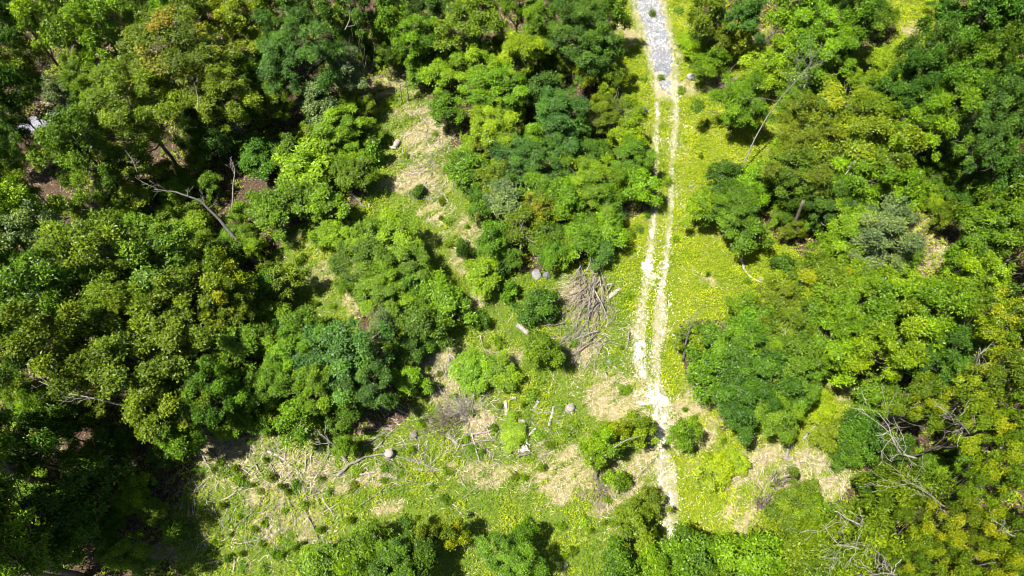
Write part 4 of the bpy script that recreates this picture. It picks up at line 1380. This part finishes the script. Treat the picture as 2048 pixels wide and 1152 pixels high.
for i, (u, v, z, u2, v2, z2, lab) in enumerate([(1690, 350, 7.5, 1712, 312, 9.4, 'pale bare limb showing in the crown below the broadest golden one'),
                                               (1985, 255, 7.5, 1955, 215, 9.8, 'white bare limb in the shaded woods at the right edge'),
                                               (1655, 580, 6.0, 1650, 545, 7.8, 'bare forked limb left of the silvery crown'),
                                               (1755, 645, 6.8, 1742, 610, 8.6, 'curved bare limb in the big right canopy'),
                                               (395, 220, 10.5, 388, 165, 12.3, 'pale bare limb in the olive crown below the orange tips'),
                                               (275, 345, 9.0, 250, 300, 10.9, 'white crooked limb left of the forked trunk'),
                                               (1560, 690, 6.0, 1572, 655, 7.4, 'dark bare limbs left of centre in the big right canopy'),
                                               (690, 60, 8.2, 700, 20, 10.1, 'white dead twigs in the dark trees at the top edge')]):
    dead_tree([(u, v, z), ((u + u2) / 2 + 4, (v + v2) / 2, (z + z2) / 2), (u2, v2, z2)], 0.05, lab, 5, .35, .15, 'dead_branch', PALEWOOD, 41 + i)


# grey dead brush: bushes of bare twigs
def brush(u, v, rpx, h, n, label, mat=None, seed=0, lean=(0, 0)):
    rng = np.random.default_rng(seed + 500)
    x, y = at(u, v); R = rpx * depth_at(u, v, 0) / F
    T = Tubes()
    for _ in range(n):
        b = np.array([rng.normal(0, .3) * R, rng.normal(0, .3) * R, 0.])
        e = b + np.array([rng.normal(lean[0], .6) * R, rng.normal(lean[1], .6) * R, h * rng.uniform(.4, 1)])
        s = wob(b, e, 6, .1, rng); r = rng.uniform(.018, .04)
        T.add(s, np.linspace(r, .008, 6), 4)
        for _ in range(2):
            j = rng.integers(2, 5)
            T.add(wob(s[j], s[j] + (e - b) * .35 + rng.normal(0, .25, 3) * R * .6, 4, .1, rng), np.linspace(r * .6, .007, 4), 4)
    o = link('dead_bush', T.build('dead_bush'), mat or DEADWOOD, None, (x, y, float(ground_z(x, y))))
    return tag(o, label, 'dead bush')


brush(715, 160, 40, 6, 60, 'grey dead brush beside the shaded brown bank in the upper woods', DEADWOOD, 1, (-.3, 0))
brush(896, 125, 24, 3, 45, 'grey twig tangle at the head of the dry clearing', DEADWOOD, 2)
brush(1172, 168, 36, 3, 60, 'dark twiggy tangle in the hollow left of the road end', BARK, 3)
brush(1436, 170, 34, 1.6, 70, 'dark heap of sticks right of the road end', BRUSHWOOD, 4)
brush(1522, 95, 36, 1.5, 80, 'grey twig slope between two bright crowns at the top right', BRUSHWOOD, 5)
brush(75, 140, 26, 4, 40, 'grey dead twigs in the dark gap at the upper left', DEADWOOD, 6)
brush(1527, 1020, 26, 2.2, 70, 'grey rim of bare twigs beside the white gravel spot', BRUSHWOOD, 7, (-.2, .4))
brush(1550, 965, 22, 1.4, 40, 'dark little bare bush at the left of the straw patch', BARK, 8)
brush(940, 820, 30, 1.2, 70, 'thin grey brush lying across the lower clearing', DEADWOOD, 9, (-.5, .2))
brush(900, 850, 34, 1.0, 80, 'olive grey wispy brush left of the scattered logs', BRUSHWOOD, 10, (-.4, .3))
brush(1215, 268, 24, 4.5, 40, 'bare twigs topping the tree left of the grey boulder', DEADWOOD, 11)
brush(1200, 985, 28, .8, 50, 'flat grey twig mat at the foot of the arching tree', BRUSHWOOD, 12)
brush(290, 1010, 60, .8, 90, 'grey brush lying in the lower left shadow', BRUSHWOOD, 13)
brush(1690, 440, 30, 1.0, 30, 'fallen twigs beside the silvery crown', DEADWOOD, 14)

# logs, stumps and stones of the clearing
log((1036, 650), (1057, 668), .27, 'thick bleached white log in the grass left of the brush pile', PALEWOOD)
log((1215, 598), (1239, 579), .2, 'grey log chunk at the right of the brush pile')
log((1205, 571), (1224, 568), .1, 'short pale log just right above the brush pile', PALEWOOD)
log((788, 299), (797, 283), .3, 'upright grey log chunk right of the vine covered post')
log((1011, 804), (1014, 838), .14, 'white slim log standing out upright in the lower clearing', PALEWOOD)
log((1046, 843), (1047, 867), .24, 'short thick pale log below the slim white one', PALEWOOD)
log((1107, 814), (1098, 852), .1, 'long thin white pole at the right of the scattered logs', PALEWOOD)
log((1036, 903), (1054, 897), .28, 'pale stubby log at the end of the crooked branch', PALEWOOD)
log((895, 866), (914, 889), .15, 'grey log pointing down left of the crossed branches')
log((1076, 804), (1068, 820), .13, 'short white log at the top of the scattered logs', PALEWOOD)
log((1020, 796), (1032, 797), .12, 'stubby pale log just above the slim white one', PALEWOOD)
log((1114, 846), (1124, 852), .13, 'white stub right of the long thin pole', PALEWOOD)
log((1125, 1150), (1133, 1126), .13, 'grey pole at the bottom edge right of the round lone tree')
stump(780, 911, .36, .75, 'grey sawn stump beside the long arched branch')
stump(828, 872, .28, .35, 'low pale stump left of the scattered logs')
stump(1140, 818, .35, .4, 'grey-blue stump right of the scattered logs')
stump(1203, 602, .2, .3, 'tiny stump at the right foot of the brush pile')
stone(1074, 550, .62, .48, .42, 'large pale grey boulder above the brush pile')
stone(1093, 552, .4, .35, .35, 'smaller grey rock against the large pale boulder')
stone(1287, 222, .45, .42, .4, 'grey boulder left of the wheel ruts')
stone(1381, 155, .5, .45, .35, 'grey rock right of the road end')
stone(1217, 725, .3, .25, .22, 'little grey rock below the brush pile')
stone(1522, 558, .3, .24, .2, 'whitish rock at the end of the curved white branch', PALEWOOD)
stone(1492, 880, .45, .5, .25, 'flat grey rock below the round dark crown')
stone(1382, 374, .22, .18, .15, 'pale little stone beside the right wheel rut')
stone(522, 1084, .35, .3, .2, 'pale rock in the lower left stick field')

branch([(1480, 518), (1486, 540), (1500, 556), (1522, 566)], .11, .06, 'curved white branch in the lime ferns right of the track', mat=PALEWOOD)
branch([(1072, 858), (1060, 870), (1051, 878), (1054, 888), (1060, 892)], .1, .07, 'crooked pale branch among the scattered logs', mat=PALEWOOD)
branch([(1035, 914), (1058, 908), (1082, 896)], .09, .05, 'thin branch below the stubby pale log')
branch([(925, 892), (955, 884), (992, 880)], .1, .05, 'upper long branch of the crossed pair left of the scattered logs')
branch([(944, 869), (972, 866), (998, 857)], .1, .05, 'raised grey branch above the crossed pair')
branch([(940, 862), (948, 885), (958, 922)], .08, .05, 'grey branch crossing downwards left of the scattered logs', twigs=2)
branch([(1060, 820), (1075, 828), (1098, 826)], .07, .05, 'thin pale branch under the long thin pole', mat=PALEWOOD)
branch([(674, 953), (699, 930), (730, 915), (776, 909), (822, 920), (880, 944)], .12, .05, 'long arched grey branch right of the stick field', twigs=6)
branch([(720, 950), (760, 943), (800, 938)], .07, .03, 'grey branch lying below the long arched one', twigs=3)
branch([(825, 936), (860, 940), (888, 946)], .08, .03, 'dark twiggy branch at the right end of the long arched one', twigs=5)
branch([(748, 903), (768, 880), (791, 856)], .07, .03, 'thin stem leaning up above the grey sawn stump', twigs=2)
branch([(700, 905), (735, 890), (775, 862)], .06, .03, 'thin grey stem beside the corner of the woods', twigs=3)
branch([(928, 995), (960, 972), (1000, 960)], .05, .02, 'faint thin branch in the straw band of the lower clearing')
branch([(720, 1012), (752, 992), (790, 970)], .06, .03, 'pale slanting branch below the straw band')
branch([(700, 388), (716, 400), (730, 416)], .16, .1, 'dark broken snag leaning at the left of the upper clearing', 'broken_snag', 'snag', BARK)
branch([(737, 415), (742, 404), (745, 395)], .1, .08, 'pale split stick beside the dark broken snag', mat=PALEWOOD)
branch([(1188, 742), (1230, 762), (1260, 775)], .04, .02, 'pale thin stick near the white gravel spot', mat=PALEWOOD)
branch([(1605, 880), (1622, 862), (1638, 843)], .1, .07, 'bleached branch at the upper edge of the straw patch', mat=PALEWOOD)
branch([(1568, 920), (1575, 900), (1577, 880)], .13, .09, 'grey driftwood-like branch in the straw patch', twigs=2)
branch([(1505, 880), (1520, 870), (1535, 866)], .07, .04, 'short grey branch right of the flat grey rock')
branch([(1250, 975), (1285, 944), (1316, 912)], .05, .03, 'thin dark strip standing in for a trunk shadow, slanting towards the lower track', mat=BARK)  # dark tube laid down as the cast shadow of a trunk
branch([(1240, 965), (1262, 1000), (1270, 1010)], .05, .03, 'pale limb below the thin dark shadow strip', mat=PALEWOOD)
branch([(1272, 1028), (1278, 1060), (1272, 1082)], .05, .03, 'bent pale stick near the lower track end', mat=PALEWOOD)
branch([(1360, 905), (1385, 890), (1400, 880)], .06, .03, 'bare limb under the leafy tree over the track')
branch([(1190, 960, 0), (1192, 945, .9), (1188, 928, 2.0)], .14, .11, 'grey trunk foot of the arching tree', 'bare_trunk', 'trunk', DEADWOOD)
branch([(1192, 940, 1.8), (1208, 912, 3.4), (1240, 886, 4.6), (1278, 872, 5.0)], .1, .04, 'bent limb arching right from the grey trunk foot', 'arching_limb', 'branch', BARK)
branch([(895, 700), (900, 730), (905, 750)], .05, .03, 'thin grey stick in the shadowed straw', twigs=2)
branch([(960, 672), (966, 695), (975, 712)], .06, .03, 'bare stick above the wide bush', twigs=3)
branch([(985, 706), (1005, 705), (1030, 705)], .04, .02, 'thin stick right above the wide bush', twigs=2)
branch([(790, 620), (800, 640), (812, 650)], .05, .03, 'dark bent stick at the foot of the copse', mat=BARK)

# the lower left stick field: every long stick is one object
STICKS = [((566, 856), (570, 919), .09), ((601, 880), (598, 916), .09), ((545, 895), (605, 951), .11), ((570, 983), (594, 1049), .12), ((605, 1021), (647, 1092), .13),
          ((647, 997), (672, 1035), .1), ((598, 958), (626, 1021), .11), ((506, 1025), (457, 1074), .12), ((362, 928), (380, 942), .08), ((415, 898), (457, 933), .13),
          ((373, 905), (383, 930), .1), ((387, 888), (408, 920), .09), ((510, 930), (527, 954), .09), ((489, 1000), (482, 1026), .07), ((612, 917), (611, 942), .12),
          ((717, 922), (676, 950), .1), ((420, 888), (448, 868), .07), ((502, 860), (500, 915), .06), ((540, 930), (566, 975), .08), ((585, 948), (600, 985), .09),
          ((452, 995), (520, 960), .08), ((476, 960), (530, 910), .06), ((410, 1128), (470, 1115), .1), ((430, 1020), (450, 1060), .07), ((520, 1010), (548, 960), .09),
          ((550, 1000), (532, 1040), .07), ((628, 962), (650, 930), .08), ((470, 1090), (540, 1075), .07), ((620, 1085), (690, 1080), .1), ((560, 920), (590, 960), .07),
          ((385, 950), (400, 985), .08), ((390, 1010), (384, 1045), .06), ((640, 985), (610, 995), .08), ((545, 1012), (578, 1002), .09), ((490, 940), (470, 985), .06),
          ((600, 930), (560, 965), .07), ((655, 950), (690, 938), .08), ((420, 1095), (424, 1145), .06), ((465, 1145), (468, 1110), .06), ((395, 905), (430, 950), .06),
          ((660, 905), (640, 940), .07), ((625, 905), (622, 930), .08)]
AN = ['thick', 'stout', 'slim', 'thin']
for i, (a, b, r) in enumerate(STICKS):
    r *= .72
    o = branch([a, b], r, r * .45, 'bare weathered stick lying in the lower left stick field', mat=(DEADWOOD, BRUSHWOOD, PALEWOOD)[i % 3], group='sticks of the lower left stick field', twigs=2 if i % 2 else 0, seed=i, wobble=.08)

# smaller sticks raked along the shadowed straw and the scattered logs
rng = np.random.default_rng(77)
for grp, lab, n_, cu, cv, su, sv, ang0, L in (('sticks by the shadowed straw', 'thin grey stick raked in the straw beside the corner of the woods', 26, 895, 745, 34, 40, 1.05, 28),
                                             ('sticks among the scattered logs', 'small grey stick in the grass among the scattered logs', 34, 985, 868, 80, 45, .4, 24),
                                             ('sticks in the straw strip', 'pale stick in the upper straw strip', 22, 862, 300, 35, 70, 1.0, 22),
                                             ('sticks of the straw patch', 'thin stick in the straw patch at the lower right', 18, 1560, 930, 70, 40, .8, 26)):
    for i in range(n_):
        u, v = cu + rng.normal(0, su * .6), cv + rng.normal(0, sv * .6); a_ = ang0 + rng.normal(0, .5); l = L * rng.uniform(.5, 1.2)
        branch([(u - math.cos(a_) * l / 2, v - math.sin(a_) * l / 2), (u + math.cos(a_) * l / 2, v + math.sin(a_) * l / 2)], rng.uniform(.03, .06), .02, lab,
               mat=(DEADWOOD, BRUSHWOOD, PALEWOOD)[i % 3], group=grp, twigs=1, seed=i + 900, wobble=.1)

# the brush pile: long cut branches, each an object, heaped in a fan
protos = []
for i in range(14):
    r_ = np.random.default_rng(300 + i)
    T = Tubes(); L = r_.uniform(2.0, 4.2)
    q = wob((0, 0, 0), (L, 0, r_.uniform(-.1, .15)), 9, .07, r_)
    rad = np.linspace(.016 + .06 * r_.uniform(0, 1) ** 2.2, .008, 9)
    T.add(q, rad, 6)
    for _ in range(r_.integers(3, 6)):
        j = r_.integers(3, 8); d = norm(np.array([1, r_.normal(0, .45), r_.normal(0, .25)]))
        T.add(wob(q[j], q[j] + d * L * r_.uniform(.15, .35), 5, .1, r_), np.linspace(rad[j] * .6, .009, 5), 5)
    protos.append(T.build('brush_branch'))
for i in range(165):
    t = rng.uniform(0, 1) ** .9
    low = rng.uniform(0, 1) < .45
    if low: u, v, z, aa = 1176 + rng.normal(0, 26), 645 + rng.normal(0, 34), rng.uniform(.1, .55), math.radians(238)
    else: u, v, z, aa = 1182 + rng.normal(0, 16), 578 + rng.normal(0, 26), rng.uniform(.15, 1.0), math.radians(240)
    x, y = at(u, v)
    o = link('brush_branch', protos[i % 14], (BRUSHWOOD, DEADWOOD, BRUSHWOOD, GREYWOOD)[i % 4])
    o.location = (x, y, float(ground_z(x, y)) + z)
    o.rotation_euler = (rng.uniform(0, 6.28), rng.uniform(.0, .26), aa + rng.normal(0, .42))
    s = rng.uniform(.6, 1.05); o.scale = (s, s, s)
    tag(o, 'bare cut branch heaped in the fan shaped brush pile left of the track', 'branch', 'branches of the brush pile')
